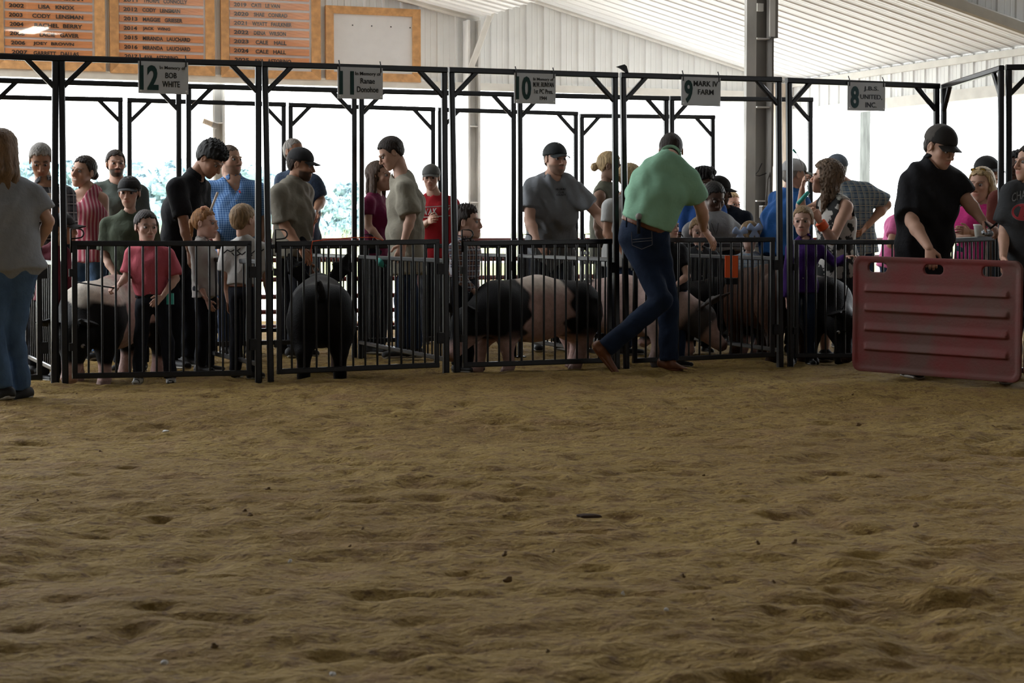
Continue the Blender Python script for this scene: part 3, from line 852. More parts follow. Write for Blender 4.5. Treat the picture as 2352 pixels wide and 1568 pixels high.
number_sign('white pen sign reading eight in faded blue grey letters', PL1, 1947, 188, 2033, 253, 3, '8', 1954, 1973, 223, 51,
            [('J.B.S.', 1984, 2018, 204.5, 12, .012), ('UNITED,', 1976, 2026, 223.5, 12, .012), ('INC.', 1988, 2013, 241, 12, .012)], faded=True)

# small things on the pens
q = PL1.off(-.01)
fl = [q.at(1416, 153), q.at(1426, 158), q.at(1443, 170), q.at(1438, 152), q.at(1433, 148)]
mb = MB(); n_ = PL1.n * .012
mb.add([p - n_ for p in fl] + [p + n_ for p in fl], [(0, 1, 2, 3, 4), (9, 8, 7, 6, 5)] + [(i, (i + 1) % 5, 5 + (i + 1) % 5, 5 + i) for i in range(5)])
tag(mb.build('torn_tape', M_STEEL2), 'scrap of dark torn tape sticking up from the upright beside the mint shirt man', 'tape')
q2 = PL1.off(-.03)
tag(MB().path([q2.at(x, y) for x, y in ((716, 600), (714, 575), (718, 554), (760, 549), (810, 545.5), (860, 545), (880, 552))], .0035, 6).build('orange_cord', mat('orange_cord_plastic', rgb(200, 70, 20), .5), smooth=True),
    'thin orange cord strung over the gate top above the ear tagged pig', 'cord')

# ================================================================== BODIES AS BLENDED SOLIDS
def nrm(a):
    a = np.asarray(a, float); return a / (np.linalg.norm(a) + 1e-9)

class Blob:
    """smoothly blended solids, turned into one continuous surface"""
    def __init__(self, ks=1.0): self.p = []; self.ks = ks
    def _add(self, fn, lo, hi, k, mode): self.p.append((fn, np.asarray(lo, float), np.asarray(hi, float), k * self.ks, mode)); return self
    def cap(self, a, b, r0, r1, k=.02, mode='+'):           # tapering round limb
        a, b = np.asarray(a, float), np.asarray(b, float); ab = b - a; L2 = ab @ ab + 1e-12; R = max(r0, r1)
        def fn(X):
            q = X - a; t = np.clip((q @ ab) / L2, 0, 1)
            return np.linalg.norm(q - t[..., None] * ab, axis=-1) - (r0 + (r1 - r0) * t)
        return self._add(fn, np.minimum(a, b) - R, np.maximum(a, b) + R, k, mode)
    def ecap(self, a, b, side, w0, d0, w1, d1, k=.03, flat0=False, flat1=False, mode='+'):
        """limb of oval section: half width w along side, half depth d across; ends may be cut flat"""
        a, b = np.asarray(a, float), np.asarray(b, float); ax = b - a; L = np.linalg.norm(ax) + 1e-9; ax = ax / L
        s = np.asarray(side, float); s = nrm(s - ax * (s @ ax)); t_ = np.cross(ax, s); R = max(w0, d0, w1, d1)
        def fn(X):
            q = X - a; h = q @ ax; t = np.clip(h / L, 0, 1)
            w = w0 + (w1 - w0) * t; d = d0 + (d1 - d0) * t
            x, y = (q @ s) / w, (q @ t_) / d
            e = h - t * L; m = np.minimum(w, d)
            rr = np.sqrt(x * x + y * y + (e / m) ** 2)
            dd = (rr - 1) * m
            if flat0: dd = np.maximum(dd, -h)
            if flat1: dd = np.maximum(dd, h - L)
            return dd
        return self._add(fn, np.minimum(a, b) - R, np.maximum(a, b) + R, k, mode)
    def ell(self, c, R3, M=None, k=.02, mode='+'):
        c = np.asarray(c, float); r = np.asarray(R3, float); R = r.max()
        def fn(X):
            q = X - c
            if M is not None: q = q @ M
            k0 = np.linalg.norm(q / r, axis=-1); k1 = np.linalg.norm(q / (r * r), axis=-1)
            return k0 * (k0 - 1) / (k1 + 1e-9)
        return self._add(fn, c - R, c + R, k, mode)
    def fun(self, fn, lo, hi, k=.0, mode='+'): return self._add(fn, lo, hi, k, mode)
    def bounds(self):
        lo = np.min([p[1] for p in self.p if p[4] == '+'], 0); hi = np.max([p[2] for p in self.p if p[4] == '+'], 0)
        return lo, hi
    def mesh(self, res, post=None, pad=None):
        lo, hi = self.bounds(); pd = (pad if pad is not None else .02) + 2 * res
        lo = lo - pd; hi = hi + pd
        n = np.ceil((hi - lo) / res).astype(int) + 1
        F = np.full(n, .25, np.float32)
        ax = [lo[i] + np.arange(n[i]) * res for i in range(3)]
        for fn, a, b, k, mode in self.p:
            i0 = np.clip(((a - k * 1.2 - 2 * res - lo) / res).astype(int), 0, n - 1)
            i1 = np.clip(((b + k * 1.2 + 2 * res - lo) / res).astype(int) + 2, 1, n)
            if (i1 <= i0).any(): continue
            sl = tuple(slice(i0[i], i1[i]) for i in range(3))
            X = np.stack(np.meshgrid(*(ax[i][sl[i]] for i in range(3)), indexing='ij'), -1)
            d = fn(X).astype(np.float32); A = F[sl]
            if mode == '+':
                if k > 0:
                    h = np.clip(.5 + .5 * (A - d) / k, 0, 1); F[sl] = A + (d - A) * h - k * h * (1 - h)
                else: F[sl] = np.minimum(A, d)
            else:                                   # carve away
                if k > 0:
                    h = np.clip(.5 - .5 * (A + d) / k, 0, 1); F[sl] = A + (-d - A) * h + k * h * (1 - h)
                else: F[sl] = np.maximum(A, -d)
        if post is not None:
            X = np.stack(np.meshgrid(*ax, indexing='ij'), -1); F = post(X, F).astype(np.float32)
        F[0] = F[-1] = .1; F[:, 0] = F[:, -1] = .1; F[:, :, 0] = F[:, :, -1] = .1
        return surf(F, lo, res)

_C = np.array([[i, j, k] for i in (0, 1) for j in (0, 1) for k in (0, 1)])
_E = [(a, b) for a in range(8) for b in range(a + 1, 8) if np.abs(_C[a] - _C[b]).sum() == 1]
def surf(F, lo, res):
    S = F < 0
    c = [S[i:S.shape[0] - 1 + i, j:S.shape[1] - 1 + j, k:S.shape[2] - 1 + k] for i, j, k in _C]
    cnt = sum(q.astype(np.int8) for q in c)
    idx = np.argwhere((cnt > 0) & (cnt < 8))
    if len(idx) == 0: return np.zeros((0, 3)), np.zeros((0, 4), int)
    val = np.stack([F[idx[:, 0] + i, idx[:, 1] + j, idx[:, 2] + k] for i, j, k in _C], 1)
    acc = np.zeros((len(idx), 3)); num = np.zeros(len(idx))
    for a, b in _E:
        va, vb = val[:, a], val[:, b]; m = (va < 0) != (vb < 0)
        t = np.where(m, va / np.where(m, va - vb, 1), 0)
        acc += np.where(m[:, None], _C[a] + t[:, None] * (_C[b] - _C[a]), 0); num += m
    vert = lo + (idx + acc / num[:, None]) * res
    ids = np.full(F.shape, -1, np.int64); ids[idx[:, 0], idx[:, 1], idx[:, 2]] = np.arange(len(idx))
    Q = []
    for axn in range(3):
        o1, o2 = [(1, 2), (2, 0), (0, 1)][axn]
        s0 = [slice(None)] * 3; s1 = [slice(None)] * 3; s0[axn] = slice(0, -1); s1[axn] = slice(1, None)
        A, B = S[tuple(s0)], S[tuple(s1)]
        for flip in (False, True):
            e = np.argwhere((A & ~B) if not flip else (~A & B))
            e = e[(e[:, o1] > 0) & (e[:, o2] > 0)]
            if not len(e): continue
            def at_(d1, d2):
                q = e.copy(); q[:, o1] += d1; q[:, o2] += d2; return ids[q[:, 0], q[:, 1], q[:, 2]]
            quad = np.stack([at_(-1, -1), at_(0, -1), at_(0, 0), at_(-1, 0)], 1)
            if flip: quad = quad[:, ::-1]
            Q.append(quad)
    q = np.concatenate(Q); q = q[(q >= 0).all(1)]
    return vert, q

def join(parts):
    v, f, n = [], [], 0
    for a, b in parts:
        v.append(a); f.append(b + n); n += len(a)
    return np.concatenate(v), np.concatenate(f)

def put(name, vf, m, parent, col=None):
    v, f = vf
    if len(v) == 0: return None
    return mk(name, v, f, m, parent, smooth=True, col=col)

# ================================================================== PEOPLE
M_SKIN = mat('skin', (.5, .3, .2, 1), .55, attr=True, var=.06, vscale=25, spec=.25)
M_EYE = mat('eye_surface', (.5, .5, .5, 1), .15, attr=True)
def cloth(name, c, var=.12, bump=.35, bs=28, rough=.85): return mat(name, c, rough, var, 7, bump=bump, bscale=bs, spec=.15)
def hairmat(name, c): return mat(name, c, .5, .45, 22, bump=.6, bscale=70, stretch=(3, 3, .35), spec=.2)
DENIM = cloth('dark_blue_denim', (.016, .028, .060, 1), .3)
DENIM_M = cloth('mid_blue_denim', (.060, .105, .185, 1), .28)
DENIM_B = cloth('blue_denim', (.009, .017, .038, 1), .3)
DENIM_K = cloth('near_black_denim', (.010, .011, .016, 1), .3)
LEATHER = mat('brown_leather', (.13, .045, .018, 1), .45, .25, 20)
M_SHOE = mat('dark_shoe', (.015, .014, .015, 1), .6)
M_SNEAK = mat('sneaker_leather', (.1, .1, .1, 1), .5, attr=True)
M_SOLE = mat('pale_sole', (.35, .33, .30, 1), .7)
SKIN_L, SKIN_T, SKIN_D, SKIN_P = (.46, .275, .20), (.33, .175, .11), (.075, .04, .028), (.50, .31, .245)

def frame(yaw, pitch=0, roll=0):
    y, p, r = (math.radians(q) for q in (yaw, pitch, roll))
    f = np.array([math.sin(y) * math.cos(p), -math.cos(y) * math.cos(p), math.sin(p)])
    l = np.array([math.cos(y), math.sin(y), 0])
    u = np.cross(f, l)
    l, u = l * math.cos(r) + u * math.sin(r), u * math.cos(r) - l * math.sin(r)
    return l, f, u

def hand(bl, w, dirv, palm, s, side, curl=32, thumb=1.0, spread=0.0):
    """palm, four bent fingers of unequal length and a thumb from the side of the palm"""
    dirv = nrm(dirv); palm = nrm(palm - dirv * (palm @ dirv)); lat = np.cross(dirv, palm) * side
    s = s / .185
    bl.ecap(w - dirv * .012 * s, w + dirv * .092 * s, lat, .024 * s, .015 * s, .038 * s, .012 * s, k=.012)
    for i, (ln, off) in enumerate(((.070, .029), (.079, .010), (.073, -.010), (.056, -.028))):
        p = w + dirv * (.090 - abs(i - 1) * .004) * s + lat * off * s
        a = math.radians(curl * .55)
        sp = lat * (off * spread * 4)
        r = .0092 if i < 3 else .0078
        for seg, fr in enumerate((.46, .30, .24)):
            dd = nrm(dirv * math.cos(a) + palm * math.sin(a) + sp)
            q = p + dd * ln * fr * s
            bl.cap(p, q, r * s * (1 - .08 * seg), r * s * (.92 - .1 * seg), k=.004)
            p = q; a += math.radians(curl)
    p = w + dirv * .022 * s + lat * .024 * s
    dd = nrm(dirv * .62 + lat * .72 * thumb + palm * .35)
    q = p + dd * .042 * s; bl.cap(p, q, .0135 * s, .0105 * s, k=.01)
    d2 = nrm(dirv * .85 + lat * .25 * thumb + palm * .45)
    bl.cap(q, q + d2 * .032 * s, .0102 * s, .008 * s, k=.004)

def eyeball(name, c, r, fwd, m, parent, iris=(.02, .012, .008)):
    v, f, col = [], [], []
    l = nrm(np.cross(fwd, [0, 0, 1.0])); u = np.cross(l, fwd)
    for i in range(9):
        a = math.pi * i / 8 * .62
        for j in range(12):
            b = 2 * math.pi * j / 12
            v.append(c + r * (fwd * math.cos(a) + (l * math.cos(b) + u * math.sin(b)) * math.sin(a)))
            col.append(iris if a < .55 else (.26, .235, .225))
    f = [(i * 12 + j, i * 12 + (j + 1) % 12, (i + 1) * 12 + (j + 1) % 12, (i + 1) * 12 + j) for i in range(8) for j in range(12)]
    return mk(name, v, f, m, parent, smooth=True, col=np.array(col))

def head_mesh(hh, M, c, skin, child=False, jaw=1.0, beard=0.0, brow=(.05, .03, .02), lip=None, smile=False, fem=False):
    b = Blob(); s = hh
    jw = jaw * (.90 if child else (.93 if fem else 1.0))
    e = lambda x, y, z, rx, ry, rz, k=.05, mode='+': b.ell(np.array([x, y, z]) * s, np.array([rx, ry, rz]) * s, k=k * s, mode=mode)
    e(0, -.07, .13, .325, .40, .37)
    e(0, .10, -.10, .275 * jw, .285, .37)
    e(0, .20, -.30, .20 * jw, .20, .19, .10)
    e(0, .31, -.425, .085 * jw, .075, .07, .08)
    for sx in (-1, 1):
        e(sx * .17, .235, -.09, .10, .10, .10, .08)
        b.cap(np.array([sx * .05, .385, .09]) * s, np.array([sx * .20, .315, .10]) * s, .035 * s, .03 * s, k=.05 * s)
        e(sx * .135, .415, .015, .075, .07, .055, .05, '-')
        e(sx * .335, -.04, -.02, .035, .085, .125, .02)
        e(sx * .36, -.03, -.01, .018, .045, .075, .02, '-')
        e(sx * .055, .405, -.155, .045, .05, .038, .02)
    b.cap(np.array([0, .375, .05]) * s, np.array([0, .475 if not child else .44, -.125]) * s, .030 * s, .048 * s, k=.04 * s)
    e(0, .375, -.245, .105 if not smile else .13, .045, .026, .02)
    e(0, .367, -.292, .09 if not smile else .11, .045, .03, .02)
    e(0, .425, -.268, .10 if not smile else .13, .03, .006 if not smile else .016, .012, '-')
    b.cap(np.array([0, -.09, -.22]) * s, np.array([0, -.12, -.40]) * s, .215 * s * (.9 if child or fem else 1.04), .200 * s * (.85 if child or fem else 1.04), k=.10 * s)
    v, f = b.mesh(.0052 * hh / .23)
    q = v / s
    col = np.tile(np.array(skin), (len(v), 1))
    def blend(w, c2):
        nonlocal col
        w = np.clip(w, 0, 1)[:, None]; col = col * (1 - w) + np.array(c2) * w
    front = q[:, 1] > .2
    blush = np.exp(-(((np.abs(q[:, 0]) - .18) / .1) ** 2 + ((q[:, 2] + .1) / .1) ** 2)) * front
    sk = np.array(skin)
    blend(blush * .35, sk * np.array([1.12, .8, .8]))
    blend(np.exp(-(((q[:, 0]) / .07) ** 2 + ((q[:, 2] + .13) / .07) ** 2)) * front * .3, sk * np.array([1.1, .8, .78]))
    lw = np.exp(-((q[:, 0] / .105) ** 4 + ((q[:, 2] + .268) / .048) ** 4)) * (q[:, 1] > .3)
    blend(lw * .8, lip if lip is not None else sk * np.array([.85, .5, .5]))
    if smile: blend(np.exp(-((q[:, 0] / .10) ** 4 + ((q[:, 2] + .262) / .017) ** 4)) * (q[:, 1] > .3), (.62, .58, .53))
    bz = .125 - .25 * np.maximum(np.abs(q[:, 0]) - .15, 0)
    bw = np.exp(-(((np.abs(q[:, 0]) - .14) / .085) ** 4 + ((q[:, 2] - bz) / (.018 if fem else .026)) ** 2)) * (q[:, 1] > .22)
    blend(bw * .9, brow)
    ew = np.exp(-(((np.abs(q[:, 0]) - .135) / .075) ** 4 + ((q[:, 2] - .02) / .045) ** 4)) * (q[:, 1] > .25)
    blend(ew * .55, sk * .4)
    if beard > 0:
        chin = np.clip((-.15 - q[:, 2]) / .06, 0, 1) * np.clip((q[:, 1] - .02) / .06, 0, 1) * np.clip((q[:, 2] + .50) / .04, 0, 1)
        must = np.exp(-((q[:, 0] / .13) ** 4 + ((q[:, 2] + .205) / .03) ** 2)) * (q[:, 1] > .3)
        blend((np.clip(chin + must, 0, 1) * (1 - lw)) * beard, brow)
    return (v @ M.T + c, f), col

def hair_mesh(style, hh, M, c, length=0.0, vol=1.0, seed=0, spike=0.0):
    b = Blob(); s = hh; r = np.random.default_rng(seed)
    t = {'buzz': .012, 'short': .045, 'fringe': .075, 'long': .055, 'bun': .04, 'pony': .04, 'curly': .12, 'tail': .04}[style] * vol
    b.ell(np.array([0, -.08, .13]) * s, np.array([.330 + t * .8, .405 + t, .375 + t]) * s)
    if style in ('short', 'buzz', 'fringe'):
        b.ell(np.array([0, -.20, -.06]) * s, np.array([.275 + t * .5, .25 + t * .5, .24]) * s, k=.06 * s)
    if style == 'fringe':
        b.ell(np.array([0, .22, .36]) * s, np.array([.25, .20, .12]) * s, k=.08 * s)
        b.ell(np.array([0, -.05, .40]) * s, np.array([.30, .33, .17]) * s, k=.08 * s)
    def post_cut(X, F):
        q = X / s
        # hairline: forehead and temples, round the ear, nape
        y, z = q[..., 1], q[..., 2]
        if style == 'fringe': yf = np.interp(z, [-.2, 0, .15, .22, .30, .6], [0, .02, .12, .30, .46, .7])
        elif style in ('long', 'curly'): yf = np.interp(z, [-.6, -.1, 0, .22, .34, .6], [.16, .12, .06, .13, .32, .6])
        else: yf = np.interp(z, [-.2, 0, .22, .35, .6], [0, .02, .13, .33, .6])
        jit = .035 * np.sin(q[..., 0] * 31 + 5 * z) + .03 * np.sin(q[..., 0] * 67 + z * 23)
        F = np.maximum(F, (y - yf + jit) * s * .7)
        if style not in ('long', 'curly'):
            zl = np.interp(y, [-.6, -.22, -.13, -.06, .02, .05, .1], [-.30, -.27, -.02, .11, .09, -.04, -.03])
            if style in ('pony', 'tail', 'bun'): zl = np.where(y < -.42, -2, zl)
            F = np.maximum(F, (zl - z + .025 * np.sin(y * 60)) * s * .7)
        w = np.sin(q[..., 0] * 61 + 3 * np.sin(z * 9)) * np.sin(y * 53 + 2 * np.sin(z * 11 + q[..., 0] * 7))
        F = F + w * s * (.012 if style != 'curly' else .022)
        if style == 'curly':
            F = F + s * .022 * np.sin(q[..., 0] * 34 + 9 * z) * np.sin(z * 38) * np.sin(y * 36 + 4 * z)
        if spike: F = F - s * spike * np.clip(np.sin(q[..., 0] * 38) * np.sin(y * 33), 0, 1) * np.clip((z - .25) * 4, 0, 1)
        return F
    if style in ('long', 'curly'):
        L = length
        for x, y, w, dpt in ((-.30, -.08, .10, .16), (.30, -.08, .10, .16), (-.2, -.30, .14, .12), (.2, -.30, .14, .12), (0, -.36, .16, .11)):
            k_ = r.uniform(.9, 1.08)
            zt = .05
            b.ecap(np.array([x, y, zt]) * s, np.array([x * 1.15, y - .02, -L * .55 * k_]) * s, [1, 0, 0], w * s * vol, dpt * s * vol, w * 1.05 * s * vol, dpt * .9 * s * vol, k=.05 * s)
            b.ecap(np.array([x * 1.15, y - .02, -L * .5 * k_]) * s, np.array([x * 1.2, y + .02, -L * k_]) * s, [1, 0, 0], w * 1.05 * s * vol, dpt * .85 * s * vol, w * .6 * s, dpt * .35 * s, k=.04 * s)
    if style == 'bun':
        b.ell(np.array([0, -.56, -.10]) * s, np.array([.15, .14, .16]) * s, k=.04 * s)
    if style in ('pony', 'tail'):
        b.ell(np.array([0, -.50, .05]) * s, np.array([.10, .12, .10]) * s, k=.04 * s)
        b.ecap(np.array([0, -.52, .02]) * s, np.array([0, -.50, -.10 - length]) * s, [1, 0, 0], .11 * s, .09 * s, .06 * s, .04 * s, k=.04 * s)
    v, f = b.mesh(.0062 * hh / .23, post=post_cut, pad=.03)
    return v @ M.T + c, f

def cap_mesh(hh, M, c, peak=1.0):
    b = Blob(); s = hh
    b.ell(np.array([0, -.06, .17]) * s, np.array([.385, .455, .40]) * s)
    def post(X, F):
        q = X / s
        return np.maximum(F, (.13 + q[..., 1] * .10 - q[..., 2]) * s)
    v, f = b.mesh(.0075 * hh / .23, post=post)
    q = v / s
    dome = (v @ M.T + c, f)
    nu, nw = 15, 6; vs = []
    for top in (1, 0):
        for i in range(nu):
            u = -1 + 2 * i / (nu - 1)
            for j in range(nw):
                w = j / (nw - 1)
                x = .335 * u * (1 - .06 * w); y = .33 * math.sqrt(max(0, 1 - .62 * u * u)) + w * .36 * peak * (1 - .45 * u * u)
                z = .175 - .075 * u * u - .07 * w + .018 * top
                vs.append((x * s, y * s, z * s))
    n = nu * nw; fs = []
    I = lambda t, i, j: t * n + i * nw + j
    for i in range(nu - 1):
        for j in range(nw - 1):
            fs.append((I(0, i, j), I(0, i, j + 1), I(0, i + 1, j + 1), I(0, i + 1, j)))
            fs.append((I(1, i, j), I(1, i + 1, j), I(1, i + 1, j + 1), I(1, i, j + 1)))
        for j in (0, nw - 1): fs.append((I(0, i, j), I(0, i + 1, j), I(1, i + 1, j), I(1, i, j)))
    for i in (0, nu - 1):
        for j in range(nw - 1): fs.append((I(0, i, j), I(0, i, j + 1), I(1, i, j + 1), I(1, i, j)))
    return dome, (np.array(vs) @ M.T + c, fs), q

PEOPLE = {}
def person(label, d, x, h=1.75, yaw=0, J=None, hd=None, hh=None, skin=SKIN_L, hair=None, cap=None, shirt=None, pants=DENIM, g=1.0, belly=0.0, bw=1.0,
           shoes=M_SHOE, belt=None, fem=False, child=False, hands='LR', HS=None, face=None, group=None, feet=True, long_pants=True, zoff=0.0, legres=.014, skirt=None):
    J = J or {}; HS = HS or {}; face = face or {}; hd = hd or {}
    sc = h / 1.75
    Lv, Fv, _ = frame(yaw)
    bx = P(x, 600, d); base = np.array([bx[0], bx[1], float(ground_z(bx[0], bx[1])) + zoff])
    def jt(n, dflt):
        if n in J:
            q = J[n]; return P(q[0], q[1], d + (q[2] if len(q) > 2 else 0))
        return np.asarray(dflt, float)
    pelvis = jt('pelvis', base + Z * .53 * h)
    neck = jt('neck', pelvis + Z * .30 * h)
    up = nrm(neck - pelvis)
    neck = neck + up * .018 * h
    sy = frame(J.get('syaw', yaw))[0] if isinstance(J.get('syaw', yaw), (int, float)) else Lv
    chest = jt('chest', pelvis + (neck - pelvis) * .60 + Fv * .012 * h)
    shL = jt('shL', neck + sy * .105 * h * bw - up * .048 * h); shR = jt('shR', neck - sy * .105 * h * bw - up * .048 * h)
    sax = nrm(shL - shR)
    hipL = jt('hipL', pelvis + Lv * .050 * h * g - Z * .012 * h); hipR = jt('hipR', pelvis - Lv * .050 * h * g - Z * .012 * h)
    ankL = jt('ankL', base + Lv * .055 * h + Z * .045 * h - Fv * .01 * h); ankR = jt('ankR', base - Lv * .055 * h + Z * .045 * h - Fv * .01 * h)
    kneL = jt('kneL', (hipL + ankL) / 2 + Fv * .018 * h + Z * .01 * h); kneR = jt('kneR', (hipR + ankR) / 2 + Fv * .018 * h + Z * .01 * h)
    elL = jt('elL', shL - Z * .180 * h + sy * .022 * h - Fv * .012 * h); elR = jt('elR', shR - Z * .180 * h - sy * .022 * h - Fv * .012 * h)
    wrL = jt('wrL', elL - Z * .145 * h + Fv * .035 * h); wrR = jt('wrR', elR - Z * .145 * h + Fv * .035 * h)
    hax = nrm(hipL - hipR)
    hh = hh or (.128 * h if not child else .20)
    hc = jt('head', neck + up * .037 * h + Z * .045 * h + Fv * .012 * h)
    hy, hp, hr = hd.get('yaw', yaw), hd.get('pitch', 0), hd.get('roll', 0)
    l_, f_, u_ = frame(hy, hp, hr); M = np.column_stack([l_, f_, u_])
    t = thing('person', label, 'person', base, group)
    waist = pelvis + (neck - pelvis) * .30 + Fv * (.004 + belly * .03)
    th = .93 if fem else 1.0
    pel = (.150 * sc * g * (1.06 if fem else 1), .105 * sc * g); wai = (.138 * sc * g * (.88 if fem else 1) + belly * .03, .100 * sc * g + belly * .05)
    che = (.152 * sc * g * th, .108 * sc * g); shd = (.118 * sc * g * bw * th, .070 * sc * g)
    # ---------------- body: one continuous surface
    def torso(bl, inf=0.0, k=.05, low=None, flat=False, start=None):
        i = inf
        if low is not None: bl.ecap(low, pelvis, hax, pel[0] + i + .012, pel[1] + i + .01, pel[0] + i, pel[1] + i, k=.03, flat0=flat)
        bl.ecap(pelvis if start is None else start, waist, hax, pel[0] + i, pel[1] + i, wai[0] + i, wai[1] + i, k=.03 if low is not None else .0, flat0=flat and low is None)
        bl.ecap(waist, chest, nrm(hax + sax), wai[0] + i, wai[1] + i, che[0] + i, che[1] + i, k=k)
        bl.ecap(chest, neck - up * .060 * h, sax, che[0] + i, che[1] + i, shd[0] + i, shd[1] + i, k=k)
        bl.cap(shL - sax * .015 * sc, neck - up * .020 * h, (.048 * sc) * g + i * .6, .046 * sc + i * .8, k=k); bl.cap(shR + sax * .015 * sc, neck - up * .020 * h, (.048 * sc) * g + i * .6, .046 * sc + i * .8, k=k)
        if fem and not child:
            for sgn in (-1, 1): bl.ell(chest + sax * sgn * .068 * sc + Fv * .075 * sc * g + up * .005, np.array([.062, .062, .065]) * sc * (1 + inf * 4), k=.05)
    b = Blob(min(1, sc)); torso(b, -.004)
    ga = (g * .7 + .3) * (.86 if fem else 1.0)
    for sh, el, wr in ((shL, elL, wrL), (shR, elR, wrR)):
        b.cap(sh, el, .050 * sc * ga, .038 * sc * ga, k=.04)
        m_ = el + (wr - el) * .3
        b.cap(el, m_, .037 * sc * ga, .040 * sc * ga, k=.02); b.cap(m_, wr, .039 * sc * ga, .025 * sc * ga, k=.02)
    for hp_, kn, an in ((hipL, kneL, ankL), (hipR, kneR, ankR)):
        b.cap(hp_, kn, .078 * sc * g, .052 * sc * (g * .5 + .5), k=.04)
        c_ = kn + (an - kn) * .32
        b.cap(kn, c_, .050 * sc, .052 * sc, k=.03); b.cap(c_, an, .052 * sc, .034 * sc, k=.03)
    nb = hc - u_ * .32 * hh - f_ * .10 * hh
    b.cap(neck - up * .02, nb, .058 * sc * (.82 if fem or child else 1.05) * (g * .4 + .6), .050 * sc * (.85 if fem or child else 1.05), k=.05)
    parts = [b.mesh(.0135 if sc > .8 else .011)]
    cols = [np.tile(np.array(skin), (len(parts[0][0]), 1))]
    hl = .106 * h * (1.02 if not fem else .96)
    for sd, wr, el in (('L', wrL, elL), ('R', wrR, elR)):
        if sd not in hands: continue
        hs = HS.get(sd, {})
        dv = nrm(wr - el)
        if 'to' in hs:
            q = hs['to']; dv = nrm(P(q[0], q[1], d + (q[2] if len(q) > 2 else 0)) - wr)
        sgn = 1 if sd == 'R' else -1
        pn = np.array(hs['palm'], float) if 'palm' in hs else Lv * (1 if sd == 'R' else -1) - Fv * .15
        if abs(nrm(pn) @ dv) > .93: pn = -Z if abs(dv[2]) < .8 else Fv
        hb = Blob(); hand(hb, wr, dv, pn, hl, sgn, hs.get('curl', 34), hs.get('thumb', 1.0), hs.get('spread', 0))
        parts.append(hb.mesh(.0042 * max(.85, sc))); cols.append(np.tile(np.array(skin) * np.array([1.03, .97, .95]), (len(parts[-1][0]), 1)))
    fa = dict(face); 
    hm, hcol = head_mesh(hh, M, hc, skin, child=child, fem=fem, **fa)
    parts.append(hm); cols.append(hcol)
    put('body', join(parts), M_SKIN, t, col=np.concatenate(cols))
    if abs(((hy + 180) % 360) - 180) < 105:
        for sx in (-1, 1): eyeball('eye', hc + M @ (np.array([sx * .135, .325, .018]) * hh), .052 * hh, nrm(f_ * .97 + l_ * hd.get('gaze', 0)), M_EYE, t)
    # ---------------- hair and cap
    if hair:
        hm_ = hairmat(*hair['m'])
        put('hair', hair_mesh(hair['s'], hh, M, hc, hair.get('len', 0), hair.get('vol', 1), len(PEOPLE), hair.get('spike', 0)), hm_, t)
    if cap:
        dome, brim, q = cap_mesh(hh, M, hc, cap.get('peak', 1.0))
        cc = None
        if 'back' in cap:
            w = (q[:, 1] < cap.get('split', .08))[:, None]
            cc = np.where(w, np.array(cap['back']), np.array(cap['c']))
        else: cc = np.tile(np.array(cap['c']), (len(q), 1))
        cm = mat('cap_cloth', (.1, .1, .1, 1), .8, attr=True, var=.1, bump=.2, bscale=90)
        co = put('cap', dome, cm, t, col=cc)
        mk('brim', brim[0], brim[1], cm, co, smooth=False, col=np.tile(np.array(cap.get('brim', cap['c'])), (len(brim[0]), 1)))
    # ---------------- clothes
    if pants is not None and skirt is None:
        pb = Blob(min(1, sc))
        wtop = pelvis + up * .035 * h
        pb.ecap(pelvis - Z * .01, wtop, hax, pel[0] + .006, pel[1] + .008, pel[0] - .002, pel[1] + .002, k=.03, flat1=True)
        ff = 1.0 if long_pants else .0
        for hp_, kn, an in ((hipL, kneL, ankL), (hipR, kneR, ankR)):
            pb.cap(hp_, kn, .087 * sc * g, .068 * sc * (g * .5 + .5), k=.04)
            if long_pants: pb.ecap(kn, an, Lv, .069 * sc * (g * .5 + .5), .069 * sc * (g * .5 + .5), .064 * sc, .072 * sc, k=.02, flat1=True)
            else: pb.ecap(kn - (kn - hp_) * .1, kn + (an - kn) * .06, Lv, .075 * sc * g, .075 * sc * g, .080 * sc, .080 * sc, k=.02, flat1=True)
        def crease(X, F): return F + .004 * np.sin(X[..., 2] * 38 + 3 * np.sin(X[..., 0] * 14)) * np.sin(X[..., 0] * 23 + X[..., 1] * 19)
        put('trousers', pb.mesh(legres, post=crease), pants, t)
        if belt:
            bb = Blob(); bb.ecap(wtop - up * .042 * sc, wtop - up * .004, hax, pel[0] + .012, pel[1] + .014, pel[0] + .010, pel[1] + .012, flat0=True, flat1=True)
            put('belt', bb.mesh(.0085), belt, t)
    if skirt:
        sb = Blob(); sb.ecap(pelvis - Z * skirt['len'] * h, pelvis + up * .05 * h, hax, pel[0] * 1.2, pel[1] * 1.4, pel[0] * .98, pel[1] * 1.02, flat0=True, flat1=True)
        put('skirt', sb.mesh(.012), skirt['m'], t)
